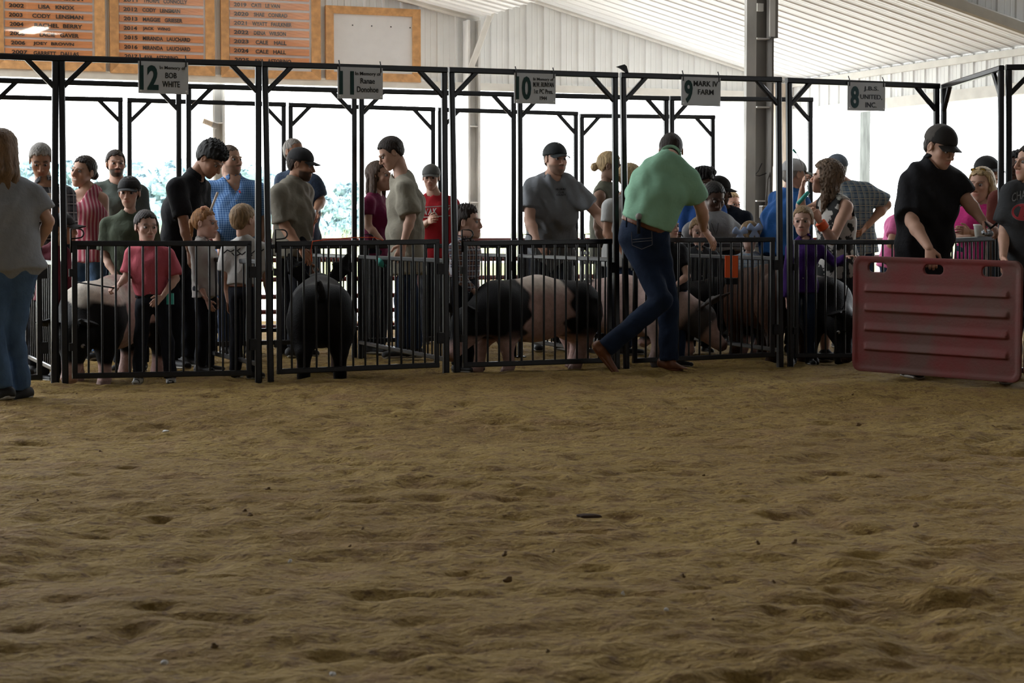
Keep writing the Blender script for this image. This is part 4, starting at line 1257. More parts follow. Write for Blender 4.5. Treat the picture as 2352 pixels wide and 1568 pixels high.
    if shirt:
        inf = shirt.get('inf', .014)
        sb = Blob(min(1, sc)); sty = shirt.get('s', 'tee')
        tucked = shirt.get('tuck', False)
        low = None if tucked else pelvis - up * shirt.get('hem', .045) * h
        torso(sb, inf, k=.06, low=low, flat=True, start=pelvis + up * .026 * h if tucked else None)
        if sty != 'tank':
            fr = shirt.get('sleeve', .62)
            for sh, el, wr in ((shL, elL, wrL), (shR, elR, wrR)):
                if fr <= 1: sb.ecap(sh, sh + (el - sh) * fr, Fv, .057 * sc * ga + inf * .5, .057 * sc * ga + inf * .5, (.058 * sc) * ga + inf * 1.0, (.056 * sc) * ga + inf * 1.0, k=.045, flat1=True)
                else:
                    sb.cap(sh, el, .055 * sc * ga + inf * .5, .045 * sc * ga + inf * .5, k=.045)
                    sb.ecap(el, el + (wr - el) * (fr - 1), Fv, .046 * sc * ga + inf * .4, .046 * sc * ga + inf * .4, .034 * sc + inf * .4, .034 * sc + inf * .4, k=.02, flat1=True)
        else:
            for sh, sgn in ((shL, 1), (shR, -1)):
                sb.ell(sh + up * .0 + sax * sgn * .030, np.array([.085, .085, .10]) * sc, k=.015, mode='-')
        ncol = shirt.get('neck', .058)
        nd = shirt.get('drop', .035)
        sb.cap(neck + Fv * .02 - up * (nd - .03) * sc * .3, nb + up * .1, ncol * sc * (.92 if fem or child else 1.05), ncol * 1.25 * sc, k=.008, mode='-')
        if nd > .05: sb.cap(neck + Fv * .05 * sc + up * .02, neck + Fv * .12 * sc - up * nd * sc, .06 * sc, .022 * sc, k=.01, mode='-')
        amp = shirt.get('wr', .004)
        def folds(X, F):
            q = X - pelvis; a = q @ up; s_ = q @ sax; f2 = q @ Fv
            return F + amp * (np.sin(a * 30 + s_ * 22 + 2.2 * np.sin(s_ * 13)) * .7 + np.sin(s_ * 46 + 2.5 * np.sin(a * 9) + f2 * 20) * .5)
        so = put('shirt', sb.mesh(.0125 if sc > .8 else .010, post=folds), shirt['m'], t)
        if shirt.get('collar'):
            cb = Blob()
            cu = nrm(nb - neck)
            cb.ecap(neck - cu * .012 * sc, neck + cu * .032 * sc, sax, .076 * sc, .078 * sc, .066 * sc, .066 * sc, flat0=True, flat1=True)
            cb.cap(neck - cu * .05, nb, .056 * sc, .060 * sc, k=.005, mode='-')
            cb.ecap(neck + Fv * .03 * sc - up * .02 * sc, neck + Fv * .12 * sc + cu * .06 * sc, sax, .010 * sc, .05, .034 * sc, .05, k=.005, mode='-')
            put('collar', cb.mesh(.0075), shirt.get('cm', shirt['m']), so if so else t)
        if shirt.get('buttons'):
            nbn = shirt['buttons']
            for i in range(nbn):
                q = pelvis + (neck - pelvis) * (.12 + .78 * i / max(1, nbn - 1))
                wd = np.interp((q - pelvis) @ up, [0, .09 * h, .19 * h, .3 * h], [pel[1], wai[1], che[1], shd[1]])
                q = q + Fv * (wd + inf + .006)
                MB().path([q, q + Fv * .004], .006 * sc, 8).build('button', M_SOLE, so)
    # ---------------- shoes
    if feet:
        for n_, an, kn in (('L', ankL, kneL), ('R', ankR, kneR)):
            fd = nrm(Fv + (Lv if n_ == 'L' else -Lv) * .18)
            if 'toe' + n_ in J: fd = nrm(jt('toe' + n_, an) - an)
            lg = nrm(an - kn) if 'toe' + n_ in J else -Z
            hl_ = an + lg * .035 * sc - fd * .05 * sc; toe = an + lg * .045 * sc + fd * .165 * sc
            side = np.cross(fd, -lg)
            fb = Blob(); fb.ecap(hl_, toe, side, .036 * sc, .042 * sc, .038 * sc, .028 * sc, k=.02)
            fb.cap(an + lg * .0, an + lg * .03 * sc, .042 * sc, .044 * sc, k=.03)
            solep = an + lg * .062 * sc
            def cut(X, F, solep=solep, lg=lg): return np.maximum(F, (X - solep) @ lg)
            sm = fb.mesh(.008, post=cut); scol = None
            if shoes.name.startswith('sneaker'):
                fw, hg = (sm[0] - an) @ fd / sc, (sm[0] - an) @ lg / sc
                wht = ((fw > .10) & (hg > .018)) | ((np.abs(fw - .045) < .030) & (hg > .012)) | ((fw < -.035) & (hg > .02))
                scol = np.where(wht[:, None], np.array([.40, .39, .36]), np.array([.010, .010, .011]))
            sh_ = put('shoe', sm, shoes, t, col=scol)
            s2 = Blob(); s2.ecap(hl_ + lg * .020 * sc, toe + lg * .012 * sc, side, .040 * sc, .022 * sc, .042 * sc, .020 * sc)
            def cut2(X, F, solep=solep, lg=lg, sc=sc): return np.maximum(np.maximum(F, (X - solep - lg * .012 * sc) @ lg), -((X - solep + lg * .010 * sc) @ lg))
            put('sole', s2.mesh(.007, post=cut2), M_SOLE if shoes is not LEATHER else LEATHER, sh_)
    PEOPLE[label] = dict(so=so if shirt else None, t=t, hc=hc, M=M, hh=hh, neck=neck, pelvis=pelvis, up=up, sax=sax, F=Fv, wrL=wrL, wrR=wrR, elL=elL, elR=elR, shL=shL, shR=shR, chest=chest, sc=sc, che=che, wai=wai, pel=pel)
    return PEOPLE[label]

def glasses(pp, lens, m, up_on_head=False, lift=.0):
    """two lens rims, bridge and temples"""
    M, c, s = pp['M'], pp['hc'], pp['hh']
    tr_ = lambda x, y, z: c + M @ (np.array([x, y, z]) * s)
    z0, y0 = (.46, .17) if up_on_head else (.0, .42)
    mb = MB()
    for sx in (-1, 1):
        ring = [tr_(sx * .145 + .095 * math.cos(a), y0 + (.05 if up_on_head else 0) * math.sin(a), z0 + (.055 if up_on_head else .06) * math.sin(a)) for a in np.linspace(0, 2 * math.pi, 14)[:-1]]
        mb.path(ring, .0022, 5, closed=True)
        mb.path([tr_(sx * .24, y0, z0), tr_(sx * .36, y0 - .3, z0 - .02), tr_(sx * .37, y0 - .44, z0 - .08)], .0018, 5)
    mb.path([tr_(-.05, y0, z0 + .01), tr_(0, y0 + .02, z0 + .02), tr_(.05, y0, z0 + .01)], .002, 5)
    g = mb.build('glasses', m, pp['t'])
    if lens is not None:
        for sx in (-1, 1):
            ring = [tr_(sx * .145 + .092 * math.cos(a), y0 + (.05 if up_on_head else 0) * math.sin(a) + .004, z0 + (.053 if up_on_head else .058) * math.sin(a)) for a in np.linspace(0, 2 * math.pi, 14)[:-1]]
            mk('lens', ring, [tuple(range(13))], lens, g)
    return g

# ------------------------------------------------------------------ the people, left to right
GREYTEE = cloth('light_grey_jersey', (.22, .228, .25, 1), .08)
BLK = cloth('black_jersey', (.010, .010, .012, 1), .15)
BROWNLONG = ('light_brown_hair', (.16, .095, .052, 1))
DKHAIR = ('dark_brown_hair', (.022, .013, .009, 1))
BLKHAIR = ('black_hair', (.008, .007, .007, 1))
FAIR = ('fair_brown_hair', (.24, .15, .075, 1))
GINGER = ('ginger_hair', (.30, .14, .05, 1))
BLOND = ('blond_hair', (.42, .30, .16, 1))
GREYHAIR = ('grey_hair', (.24, .22, .20, 1))

# woman in the foreground, walking away to the left
person('woman walking away in a light grey tee and blue jeans, long brown hair', 11.15, 15, 1.66, yaw=150, fem=True, g=1.08,
       J=dict(pelvis=(28, 600), neck=(8, 418), head=(8, 346), shR=(78, 446, .05), shL=(-70, 440, -.05), elR=(112, 508, .06), wrR=(92, 560, .18), elL=(-105, 520), wrL=(-110, 600),
              hipR=(52, 622, .02), hipL=(-2, 622, -.05), kneR=(30, 765, .0), ankR=(48, 893, .05), kneL=(-18, 750, -.1), ankL=(6, 893, -.15), toeR=(0, 905, -.05), toeL=(-40, 903, -.1)),
       hd=dict(yaw=165), hh=.235, hair=dict(s='long', m=BROWNLONG, len=1.1, vol=1.25), shirt=dict(m=GREYTEE, inf=.026, hem=.03, sleeve=.66, wr=.007), pants=DENIM_M, skin=SKIN_L)
# grey-haired man eating
PLAIDD = add_weave(cloth('dark_plaid_cotton', (.05, .05, .055, 1)), 'plaid', (.018, .018, .022, 1), (.10, .10, .11, 1), (.26, .25, .25, 1), 16)
EATER = person('grey haired man in a dark plaid shirt looking down at his food', 13.45, 108, 1.80, yaw=12,
       J=dict(head=(94, 369), neck=(104, 432), shR=(52, 446), shL=(152, 450), elR=(56, 512), wrR=(92, 480, -.25), elL=(160, 515), wrL=(134, 490, -.22)),
       hd=dict(yaw=14, pitch=-28), hair=dict(s='short', m=GREYHAIR), shirt=dict(m=PLAIDD, collar=1, sleeve=1.8, tuck=False), pants=DENIM_K, skin=SKIN_T)
# smiling woman
PINKST = add_weave(cloth('pink_striped_cotton', (.35, .06, .09, 1)), 'stripes', (.33, .055, .09, 1), (.50, .28, .30, 1), None, 30)
pp = person('smiling woman in a pink and white striped strap top, glasses on head', 15.0, 205, 1.66, yaw=-32, fem=True, g=1.05,
       J=dict(head=(191, 394), neck=(205, 436), shL=(236, 458), shR=(176, 452), elL=(242, 522), wrL=(226, 585)),
       hd=dict(yaw=-28, roll=-8), hh=.245, hair=dict(s='bun', m=DKHAIR), shirt=dict(m=PINKST, s='tank', hem=.06, drop=.12), pants=DENIM_M, skin=SKIN_L, face=dict(smile=True))
M_WIRE = mat('dark_spectacle_wire', (.03, .03, .03, 1), .4)
glasses(pp, None, M_WIRE, True)
# bearded man
person('bearded man in a dark grey green tee behind the pens on the left', 15.75, 272, 1.78, yaw=8, J=dict(head=(266, 377), neck=(270, 424), shR=(226, 436), shL=(322, 442)),
       hd=dict(yaw=22), hair=dict(s='short', m=DKHAIR), shirt=dict(m=cloth('grey_green_jersey', (.075, .09, .078, 1))), skin=SKIN_L, face=dict(beard=.95, brow=(.02, .012, .009)))
# boy in black cap
pp = person('boy in a black cap and olive tee standing behind the pink shirt boy', 13.85, 298, 1.46, yaw=2, child=True, g=.95,
       J=dict(head=(297, 443), neck=(298, 494), shR=(247, 518), shL=(347, 518), elR=(242, 590), wrR=(275, 648, -.15), elL=(352, 590)),
       hh=.222, hd=dict(yaw=0, pitch=-4), hair=dict(s='short', m=DKHAIR), cap=dict(c=(.012, .012, .012)), shirt=dict(m=cloth('olive_jersey', (.055, .068, .045, 1)), inf=.02, sleeve=.78), pants=DENIM_K, skin=SKIN_L)
BOYCAP = pp
# boy in pink shirt
PINK = cloth('coral_pink_cotton', (.43, .088, .115, 1), .07)
PINKBOY = person('small boy in a coral pink button shirt and dark jeans', 12.62, 350, 1.17, yaw=6, child=True,
       J=dict(head=(336, 521), neck=(340, 566), shR=(304, 584), shL=(388, 585), elR=(290, 636, -.03), wrR=(273, 655, -.16), elL=(404, 640, -.02), wrL=(372, 682, -.14), pelvis=(349, 686),
              hipR=(331, 700), hipL=(369, 700), kneR=(323, 785), kneL=(384, 785), ankR=(318, 866, -.02), ankL=(392, 868, -.06), toeR=(300, 878, -.2), toeL=(388, 884, -.22)),
       hd=dict(yaw=30, pitch=-6, gaze=.3), hh=.212, hair=dict(s='short', m=DKHAIR, vol=1.0), shirt=dict(m=PINK, tuck=True, sleeve=.85, inf=.016, collar=1, buttons=5, wr=.005), pants=DENIM_K, belt=BLK, shoes=M_SNEAK,
       HS=dict(R=dict(to=(255, 662, -.2), palm=(0, 0, -1), curl=60), L=dict(to=(350, 700, -.2), palm=(0, 1, 0), curl=40)), skin=SKIN_P)
# child in a dark hat, mostly hidden by the posts
person('small child in a dark brimmed hat, half hidden behind the posts', 13.0, 112, 1.12, yaw=60, child=True, J=dict(head=(146, 527), neck=(132, 566), shR=(100, 580), shL=(150, 584)),
       hd=dict(yaw=85), hh=.205, hair=dict(s='short', m=DKHAIR), cap=dict(c=(.012, .010, .010), peak=1.25), shirt=dict(m=cloth('maroon_cotton', (.10, .018, .028, 1)), sleeve=1.8), pants=DENIM_K, skin=SKIN_T)
# man bending over in black
person('black haired man in a black shirt bending forward', 14.15, 415, 1.80, yaw=62,
       J=dict(pelvis=(398, 600, .1), neck=(446, 412, -.05), chest=(420, 480, .0), head=(484, 366, -.08), shR=(404, 430, -.22), shL=(462, 432, .18), elR=(424, 515, -.25), wrR=(436, 575, -.30), elL=(468, 520, .12), wrL=(470, 585, .0)),
       hd=dict(yaw=68, pitch=-42), hh=.245, hair=dict(s='fringe', m=BLKHAIR, vol=1.15, spike=.07), shirt=dict(m=BLK, hem=.06, collar=1, inf=.02, sleeve=.8), pants=DENIM_K, skin=SKIN_T)
# man in blue check
CHECK = add_weave(cloth('blue_gingham_cotton', (.05, .13, .33, 1)), 'gingham', (.035, .105, .29, 1), (.20, .34, .58, 1), None, 55)
CHECKMAN = pp = person('man in a blue and white checked short sleeved shirt looking to the right', 15.45, 545, 1.79, yaw=14,
       J=dict(head=(529, 368), neck=(536, 418), shR=(484, 436), shL=(592, 436), elR=(486, 500), wrR=(500, 560, -.2), elL=(606, 508), wrL=(592, 572, -.1), chest=(541, 475)),
       hd=dict(yaw=50), hh=.25, g=1.12, belly=.5, hair=dict(s='buzz', m=('short_brown_hair', (.09, .06, .04, 1))), shirt=dict(m=CHECK, collar=1, buttons=7, drop=.12, sleeve=.8, hem=.06), pants=DENIM, skin=SKIN_L, face=dict(beard=.55, brow=(.08, .05, .03), jaw=1.05))
# ginger girl
FLORAL = cloth('pale_floral_cotton', (.42, .40, .37, 1), .1)
MATS['pale_floral_cotton_print'] = mat('pale_floral_cotton_print', (.42, .41, .38, 1), .85, .1, 10, col2=(.30, .26, .25, 1))
pp = person('small ginger haired girl in a pale shirt facing right', 13.75, 470, 1.16, yaw=72, child=True, fem=True,
       J=dict(head=(472, 513), neck=(464, 556), elR=(452, 640, -.1), wrR=(476, 690, -.12)), hd=dict(yaw=74, pitch=-3), hh=.215,
       hair=dict(s='pony', m=GINGER, len=.35), shirt=dict(m=MATS['pale_floral_cotton_print'], sleeve=1.5, hem=.05, collar=1), pants=DENIM_K, skin=SKIN_P)
hb = Blob()
for q in ((-.16, -.05, .52), (.05, -.06, .54), (.2, -.05, .49), (-.05, -.45, .18)):
    hb.ell(pp['hc'] + pp['M'] @ (np.array(q) * pp['hh']), np.array([.018, .022, .014]), k=.004)
put('hair_bow', hb.mesh(.004), mat('peach_ribbon', (.55, .28, .18, 1), .6), pp['t'])
# boy seen from behind
CRANE = mat('white_ink_pattern_cotton', (.42, .41, .39, 1), .85, .1, 8, col2=None, bump=.3, bscale=40)
BACKBOY = person('small boy with fair brown hair seen from behind in a white patterned shirt', 13.12, 560, 1.20, yaw=162, child=True,
       J=dict(head=(562, 507), neck=(560, 553), shR=(603, 574), shL=(521, 574), elR=(612, 635), elL=(518, 636)),
       hd=dict(yaw=138), hh=.225, hair=dict(s='short', m=FAIR), shirt=dict(m=CRANE, sleeve=.8, tuck=True, inf=.02, collar=1, wr=.006), pants=DENIM_K, belt=LEATHER, skin=SKIN_L)
# khaki shirt man and the man behind him
CANEMAN = person('grey haired man in a navy speckled shirt behind the khaki shirt man', 16.5, 692, 1.84, yaw=30,
       J=dict(head=(676, 349), neck=(684, 396), shR=(648, 416), shL=(724, 420, -.05), elL=(737, 462, -.05), wrL=(724, 486, -.25)),
       hd=dict(yaw=50), hair=dict(s='buzz', m=GREYHAIR), shirt=dict(m=mat('navy_speckle_cotton', (.035, .055, .095, 1), .85, .3, 60), sleeve=.75, hem=.07), pants=DENIM_K, skin=SKIN_T,
       HS=dict(L=dict(to=(722, 500, -.27), palm=(-.5, -.8, 0), curl=75)))
person('bearded man in a khaki shirt and black cap looking right', 15.35, 672, 1.80, yaw=118, g=1.15,
       J=dict(head=(692, 378), neck=(676, 424), shR=(640, 444, -.22), shL=(698, 440, .18), elR=(654, 520, -.22), wrR=(690, 570, -.3), chest=(672, 480)),
       hd=dict(yaw=78, pitch=-12), hh=.25, hair=dict(s='short', m=DKHAIR), cap=dict(c=(.010, .010, .011), peak=.9), shirt=dict(m=cloth('khaki_cotton', (.17, .155, .125, 1)), sleeve=.85, hem=.07, collar=1, inf=.026, wr=.008), pants=DENIM_K, skin=SKIN_T, face=dict(beard=.9, brow=(.02, .013, .01)))
# maroon girl and tan boy
person('young woman with long brown hair in a maroon tee', 15.75, 862, 1.66, yaw=70, fem=True,
       J=dict(head=(872, 405), neck=(860, 450), shR=(845, 466, -.2), shL=(874, 462, .15), elR=(846, 520, -.22), wrR=(880, 556, -.3), chest=(866, 500)),
       hd=dict(yaw=66, pitch=2), hh=.245, hair=dict(s='long', m=('brown_hair', (.06, .032, .018, 1)), len=.95, vol=.95), shirt=dict(m=cloth('maroon_jersey', (.125, .012, .045, 1)), sleeve=.5, hem=.04, inf=.010), pants=DENIM_K, skin=SKIN_L,
       HS=dict(R=dict(to=(905, 562, -.3), palm=(0, 0, -1))))
person('tall dark haired boy in a loose tan tee leaning his face down', 14.85, 922, 1.84, yaw=-68, g=.92,
       J=dict(pelvis=(934, 590), neck=(925, 412), chest=(932, 468), head=(897, 352), shL=(930, 436, -.20), shR=(934, 430, .18), elL=(944, 498, -.22), wrL=(926, 560, -.30), elR=(950, 500, .2),
              kneL=(925, 690), kneR=(945, 690, .1), ankL=(930, 800), ankR=(950, 800, .1)),
       hd=dict(yaw=-72, pitch=-30), hh=.235, hair=dict(s='short', m=DKHAIR, vol=1.3), shirt=dict(m=cloth('tan_jersey', (.235, .215, .17, 1)), inf=.034, sleeve=.92, hem=.075, wr=.009), pants=DENIM, skin=SKIN_L)
# boy in red
RED = cloth('red_jersey', (.42, .022, .030, 1), .08)
REDBOY = person('boy in a red printed tee and grey cap behind the tan shirt boy', 16.85, 1004, 1.70, yaw=8, J=dict(head=(990, 408), neck=(996, 452), shR=(962, 468), shL=(1040, 470), elR=(968, 520), wrR=(985, 508, -.25), elL=(1050, 520)),
       hd=dict(yaw=-4, pitch=-6), hair=dict(s='short', m=DKHAIR), cap=dict(c=(.09, .09, .085), back=(.13, .13, .12), peak=.9), shirt=dict(m=RED, hem=.08), pants=DENIM_K, skin=SKIN_L)
# plaid boy
PLAIDB = add_weave(cloth('navy_orange_plaid_cotton', (.05, .05, .08, 1)), 'plaid', (.022, .028, .055, 1), (.17, .085, .055, 1), (.36, .36, .38, 1), 26)
person('boy with spiky dark hair in a navy and orange plaid shirt', 13.75, 1066, 1.26, yaw=64, child=True,
       J=dict(head=(1074, 511), neck=(1064, 556), shR=(1046, 572, -.14), shL=(1086, 572, .10), elR=(1060, 640, -.16), wrR=(1090, 670, -.18)),
       hd=dict(yaw=76, pitch=0), hh=.235, hair=dict(s='short', m=DKHAIR, spike=.11, vol=.9), shirt=dict(m=PLAIDB, sleeve=1.85, tuck=True, inf=.022, collar=1), pants=DENIM_K, belt=BLK, skin=SKIN_P)
# big man in grey with cap
GREYTEE2 = cloth('charcoal_grey_jersey', (.17, .18, .195, 1), .08)
CAPMAN = person('big man in a charcoal grey tee and black cap leaning on a gate', 16.15, 1262, 1.86, yaw=14, g=1.18, bw=1.22, belly=.3,
       J=dict(pelvis=(1262, 585, .35), neck=(1270, 408, -.05), chest=(1270, 478, .05), head=(1276, 366, -.08), shR=(1221, 438, -.05), shL=(1324, 440, -.05), elR=(1216, 505, -.12), wrR=(1234, 557, -.30),
              elL=(1374, 492, -.05), wrL=(1402, 537, -.20)),
       hd=dict(yaw=30, pitch=-2), hh=.262, hair=dict(s='buzz', m=DKHAIR), cap=dict(c=(.014, .017, .018), peak=.95), shirt=dict(m=GREYTEE2, inf=.026, sleeve=.62, hem=.05, wr=.010, drop=.05), pants=DENIM_K, skin=SKIN_L,
       face=dict(beard=.6, brow=(.035, .022, .015), jaw=1.1), HS=dict(R=dict(to=(1258, 582, -.34), palm=(.2, .6, -.8), curl=55), L=dict(to=(1412, 560, -.24), palm=(-.6, .3, -.5), curl=50)))
# tattooed woman with a bun
person('woman with a blond hair bun and an olive tank top', 16.7, 1392, 1.72, yaw=96, fem=True, g=1.1,
       J=dict(head=(1402, 382), neck=(1392, 432), shR=(1376, 452, -.22), shL=(1410, 450, .18), elR=(1372, 520, -.22), wrR=(1388, 575, -.3)), hd=dict(yaw=82, pitch=-8), hh=.25,
       hair=dict(s='bun', m=BLOND), shirt=dict(m=cloth('olive_grey_jersey', (.10, .10, .075, 1)), s='tank', hem=.10, inf=.03), pants=DENIM_K, skin=(.22, .13, .09))
person('fair haired woman in a white tee half hidden behind the mint shirt man', 15.6, 1425, 1.64, yaw=120, fem=True, g=1.15,
       J=dict(head=(1450, 412), neck=(1432, 460), shR=(1400, 474, -.22), shL=(1450, 470, .2), elR=(1394, 536, -.24), wrR=(1420, 565, -.3)), hd=dict(yaw=110, pitch=-10), hh=.25,
       hair=dict(s='pony', m=BLOND, len=.6), shirt=dict(m=cloth('white_jersey', (.42, .42, .41, 1)), sleeve=.6, hem=.08), pants=DENIM, skin=SKIN_T)
# judge in mint shirt
MINT = cloth('mint_green_cotton', (.22, .40, .28, 1), .07, .3, 22)
JUDGE = person('man in a mint green shirt and blue jeans striding, seen from behind', 13.25, 1490, 1.84, yaw=158, g=1.06, bw=1.08,
       J=dict(pelvis=(1478, 528), neck=(1536, 368, -.04), chest=(1512, 440, -.02), head=(1541, 348, .10), shL=(1478, 410, .02), shR=(1586, 414, -.04), elR=(1613, 486, .06), wrR=(1616, 528, .22),
              elL=(1452, 470, .28), wrL=(1470, 530, .35), hipL=(1452, 548, .04), hipR=(1506, 548, -.02), kneL=(1520, 690, -.10), ankL=(1392, 800, -.06), toeL=(1436, 862, -.08), kneR=(1535, 695, .10), ankR=(1536, 826, .10), toeR=(1598, 848, .02), syaw=176),
       hd=dict(yaw=176, pitch=-20), hh=.245, hair=dict(s='buzz', m=DKHAIR, vol=1.6), shirt=dict(m=MINT, tuck=True, sleeve=.62, inf=.026, wr=.005, collar=1), pants=DENIM_B, belt=LEATHER, shoes=LEATHER, skin=SKIN_L, legres=.012,
       HS=dict(R=dict(to=(1632, 548, .22), palm=(-.2, .5, -.8), curl=26, spread=.25)))
# group behind sign 9
HUNGLASS = person('dark haired woman in a grey tee looking down, glasses hung at her chest', 17.0, 1640, 1.80, yaw=8, fem=True, g=1.15,
       J=dict(head=(1640, 455), neck=(1636, 512), shR=(1584, 530), shL=(1690, 530), elR=(1574, 590), elL=(1700, 590)), hd=dict(yaw=22, pitch=-24), hh=.275, hair=dict(s='bun', m=BLKHAIR),
       shirt=dict(m=cloth('grey_marl_jersey', (.20, .20, .21, 1)), sleeve=.75, hem=.06), pants=DENIM_K, skin=SKIN_D, face=dict(brow=(.01, .008, .007)))
person('man in a black cap and dark navy shirt behind the woman with hung glasses', 17.6, 1680, 1.70, yaw=40, J=dict(head=(1653, 438), neck=(1662, 484), shR=(1628, 500), shL=(1714, 502)), hd=dict(yaw=72, pitch=-12), hh=.25,
       hair=dict(s='buzz', m=BLKHAIR), cap=dict(c=(.012, .012, .014)), shirt=dict(m=cloth('dark_navy_jersey', (.010, .014, .026, 1)), sleeve=.8), pants=DENIM_K, skin=SKIN_D, face=dict(brow=(.01, .008, .007)))
person('person with tufted dark hair almost hidden behind the mint shirt sleeve', 17.4, 1612, 1.78, yaw=20, J=dict(head=(1618, 425), neck=(1612, 470)), hh=.24, hair=dict(s='fringe', m=BLKHAIR, spike=.25), shirt=dict(m=cloth('bright_blue_jersey', (.03, .09, .30, 1))), pants=DENIM, skin=SKIN_D)
pp = person('blonde woman with glasses far behind, left of the tall column', 20.5, 1694, 1.60, yaw=30, fem=True, J=dict(head=(1679, 468), neck=(1684, 508)), hd=dict(yaw=34, pitch=-8), hh=.27, hair=dict(s='pony', m=BLOND), shirt=dict(m=cloth('cream_jersey', (.42, .38, .32, 1)), s='tank'), pants=DENIM, skin=SKIN_P)
glasses(pp, None, M_WIRE)
person('second blond person far behind, next to the blonde woman with glasses', 21.5, 1662, 1.66, yaw=60, fem=True, J=dict(head=(1661, 458), neck=(1660, 498)), hd=dict(yaw=100), hh=.27, hair=dict(s='long', m=BLOND, len=.5), shirt=dict(m=cloth('cream_jersey', (.42, .38, .32, 1))), pants=DENIM, skin=SKIN_P)
person('little boy peeping over the gate below the mint shirt man\'s hand', 16.0, 1606, 1.18, yaw=10, child=True, J=dict(head=(1606, 532), neck=(1606, 576)), hd=dict(yaw=6, pitch=-10), hh=.23, hair=dict(s='short', m=FAIR), shirt=dict(m=cloth('dark_grey_cotton', (.03, .032, .036, 1)), sleeve=1.7, buttons=5, collar=1), pants=DENIM_K, skin=SKIN_P)
person('child in a black tee with one bare arm bent, behind the mint shirt', 14.25, 1548, 1.20, yaw=40, child=True, J=dict(head=(1535, 520), neck=(1538, 560), shL=(1562, 576), elL=(1578, 634, -.1), wrL=(1552, 655, -.2)), hh=.21, hair=dict(s='short', m=DKHAIR), shirt=dict(m=BLK), pants=DENIM, skin=SKIN_P)
BOWGIRL = person('little girl with pale blue hair bows seen from behind', 15.95, 1722, 1.24, yaw=168, child=True, fem=True, J=dict(head=(1722, 543), neck=(1722, 590)), hd=dict(yaw=170, pitch=-16), hh=.24, hair=dict(s='pony', m=FAIR, len=.1), shirt=dict(m=add_weave(cloth('pale_blue_check_cotton', (.2, .25, .35, 1)), 'gingham', (.22, .30, .42, 1), (.45, .48, .52, 1), None, 40)), pants=DENIM, skin=SKIN_P)
# right hand group
person('man in a royal blue polo and grey mesh cap, turned away', 15.9, 1800, 1.80, yaw=142, g=1.15,
       J=dict(head=(1826, 402), neck=(1816, 446), shR=(1836, 468, -.1), shL=(1784, 464, .2), chest=(1802, 500), elR=(1846, 530, -.1)), hd=dict(yaw=110, pitch=-6), hh=.25, hair=dict(s='buzz', m=GREYHAIR),
       cap=dict(c=(.10, .105, .09), back=(.40, .40, .40), split=.12, peak=1.0), shirt=dict(m=cloth('royal_blue_pique', (.020, .085, .26, 1)), sleeve=.8, hem=.07, inf=.026, wr=.010), pants=DENIM_K, skin=SKIN_L)
FLOR2 = mat('black_white_leaf_print', (.012, .012, .012, 1), .8, col2=(.42, .40, .37, 1), vscale=13)
for _n in FLOR2.node_tree.nodes:
    if _n.type == 'MAP_RANGE': _n.inputs[1].default_value, _n.inputs[2].default_value = .49, .52
CURLY = person('curly haired woman in a black and white print top and black skirt', 14.9, 1912, 1.70, yaw=-142, fem=True, g=1.18,
       J=dict(head=(1897, 408), neck=(1913, 458), shR=(1886, 470, .12), shL=(1944, 476, -.12), elL=(1912, 552, -.28), wrL=(1882, 508, -.32), elR=(1838, 490, .1), wrR=(1843, 432, .0), chest=(1920, 510), pelvis=(1925, 606)),
       hd=dict(yaw=-112, pitch=4), hh=.25, hair=dict(s='curly', m=('curly_brown_hair', (.13, .085, .055, 1)), len=1.15, vol=1.0), shirt=dict(m=FLOR2, s='tank', hem=.07, inf=.02), skirt=dict(len=.20, m=BLK), skin=SKIN_L,
       HS=dict(L=dict(to=(1872, 490, -.34), palm=(-.5, .6, .2), curl=50), R=dict(to=(1846, 412, -.05), palm=(.7, -.4, .2), curl=45)))
PLAIDM = add_weave(cloth('blue_plaid_cotton', (.1, .15, .2, 1)), 'plaid', (.05, .085, .135, 1), (.20, .23, .24, 1), (.27, .26, .22, 1), 17)
person('man in a blue plaid shirt with one hand on his hip', 16.4, 1958, 1.83, yaw=172, g=1.1,
       J=dict(head=(1920, 388), neck=(1942, 430), shR=(1992, 440, .0), shL=(1908, 446, .1), elR=(2036, 470, .05), wrR=(1990, 520, -.15)), hd=dict(yaw=-150), hair=dict(s='buzz', m=GREYHAIR),
       cap=dict(c=(.10, .12, .15), peak=.9), shirt=dict(m=PLAIDM, sleeve=.85, hem=.08, inf=.026), pants=DENIM, skin=SKIN_T)
PURPLE = cloth('purple_cotton', (.040, .012, .105, 1), .1)
PURPGIRL = person('little fair haired girl in a purple button shirt', 14.45, 1842, 1.19, yaw=-4, child=True, fem=True,
       J=dict(head=(1844, 508), neck=(1848, 552), shR=(1816, 572), shL=(1882, 570), elL=(1918, 604, -.05), wrL=(1946, 590, -.15)), hd=dict(yaw=-16, pitch=-4, gaze=-.2), hh=.225, hair=dict(s='pony', m=FAIR, len=.5), 
       shirt=dict(m=PURPLE, sleeve=1.9, hem=.06, collar=1, buttons=6), pants=DENIM, skin=SKIN_P, HS=dict(L=dict(to=(1966, 586, -.2), palm=(0, 0, -1), curl=60)))
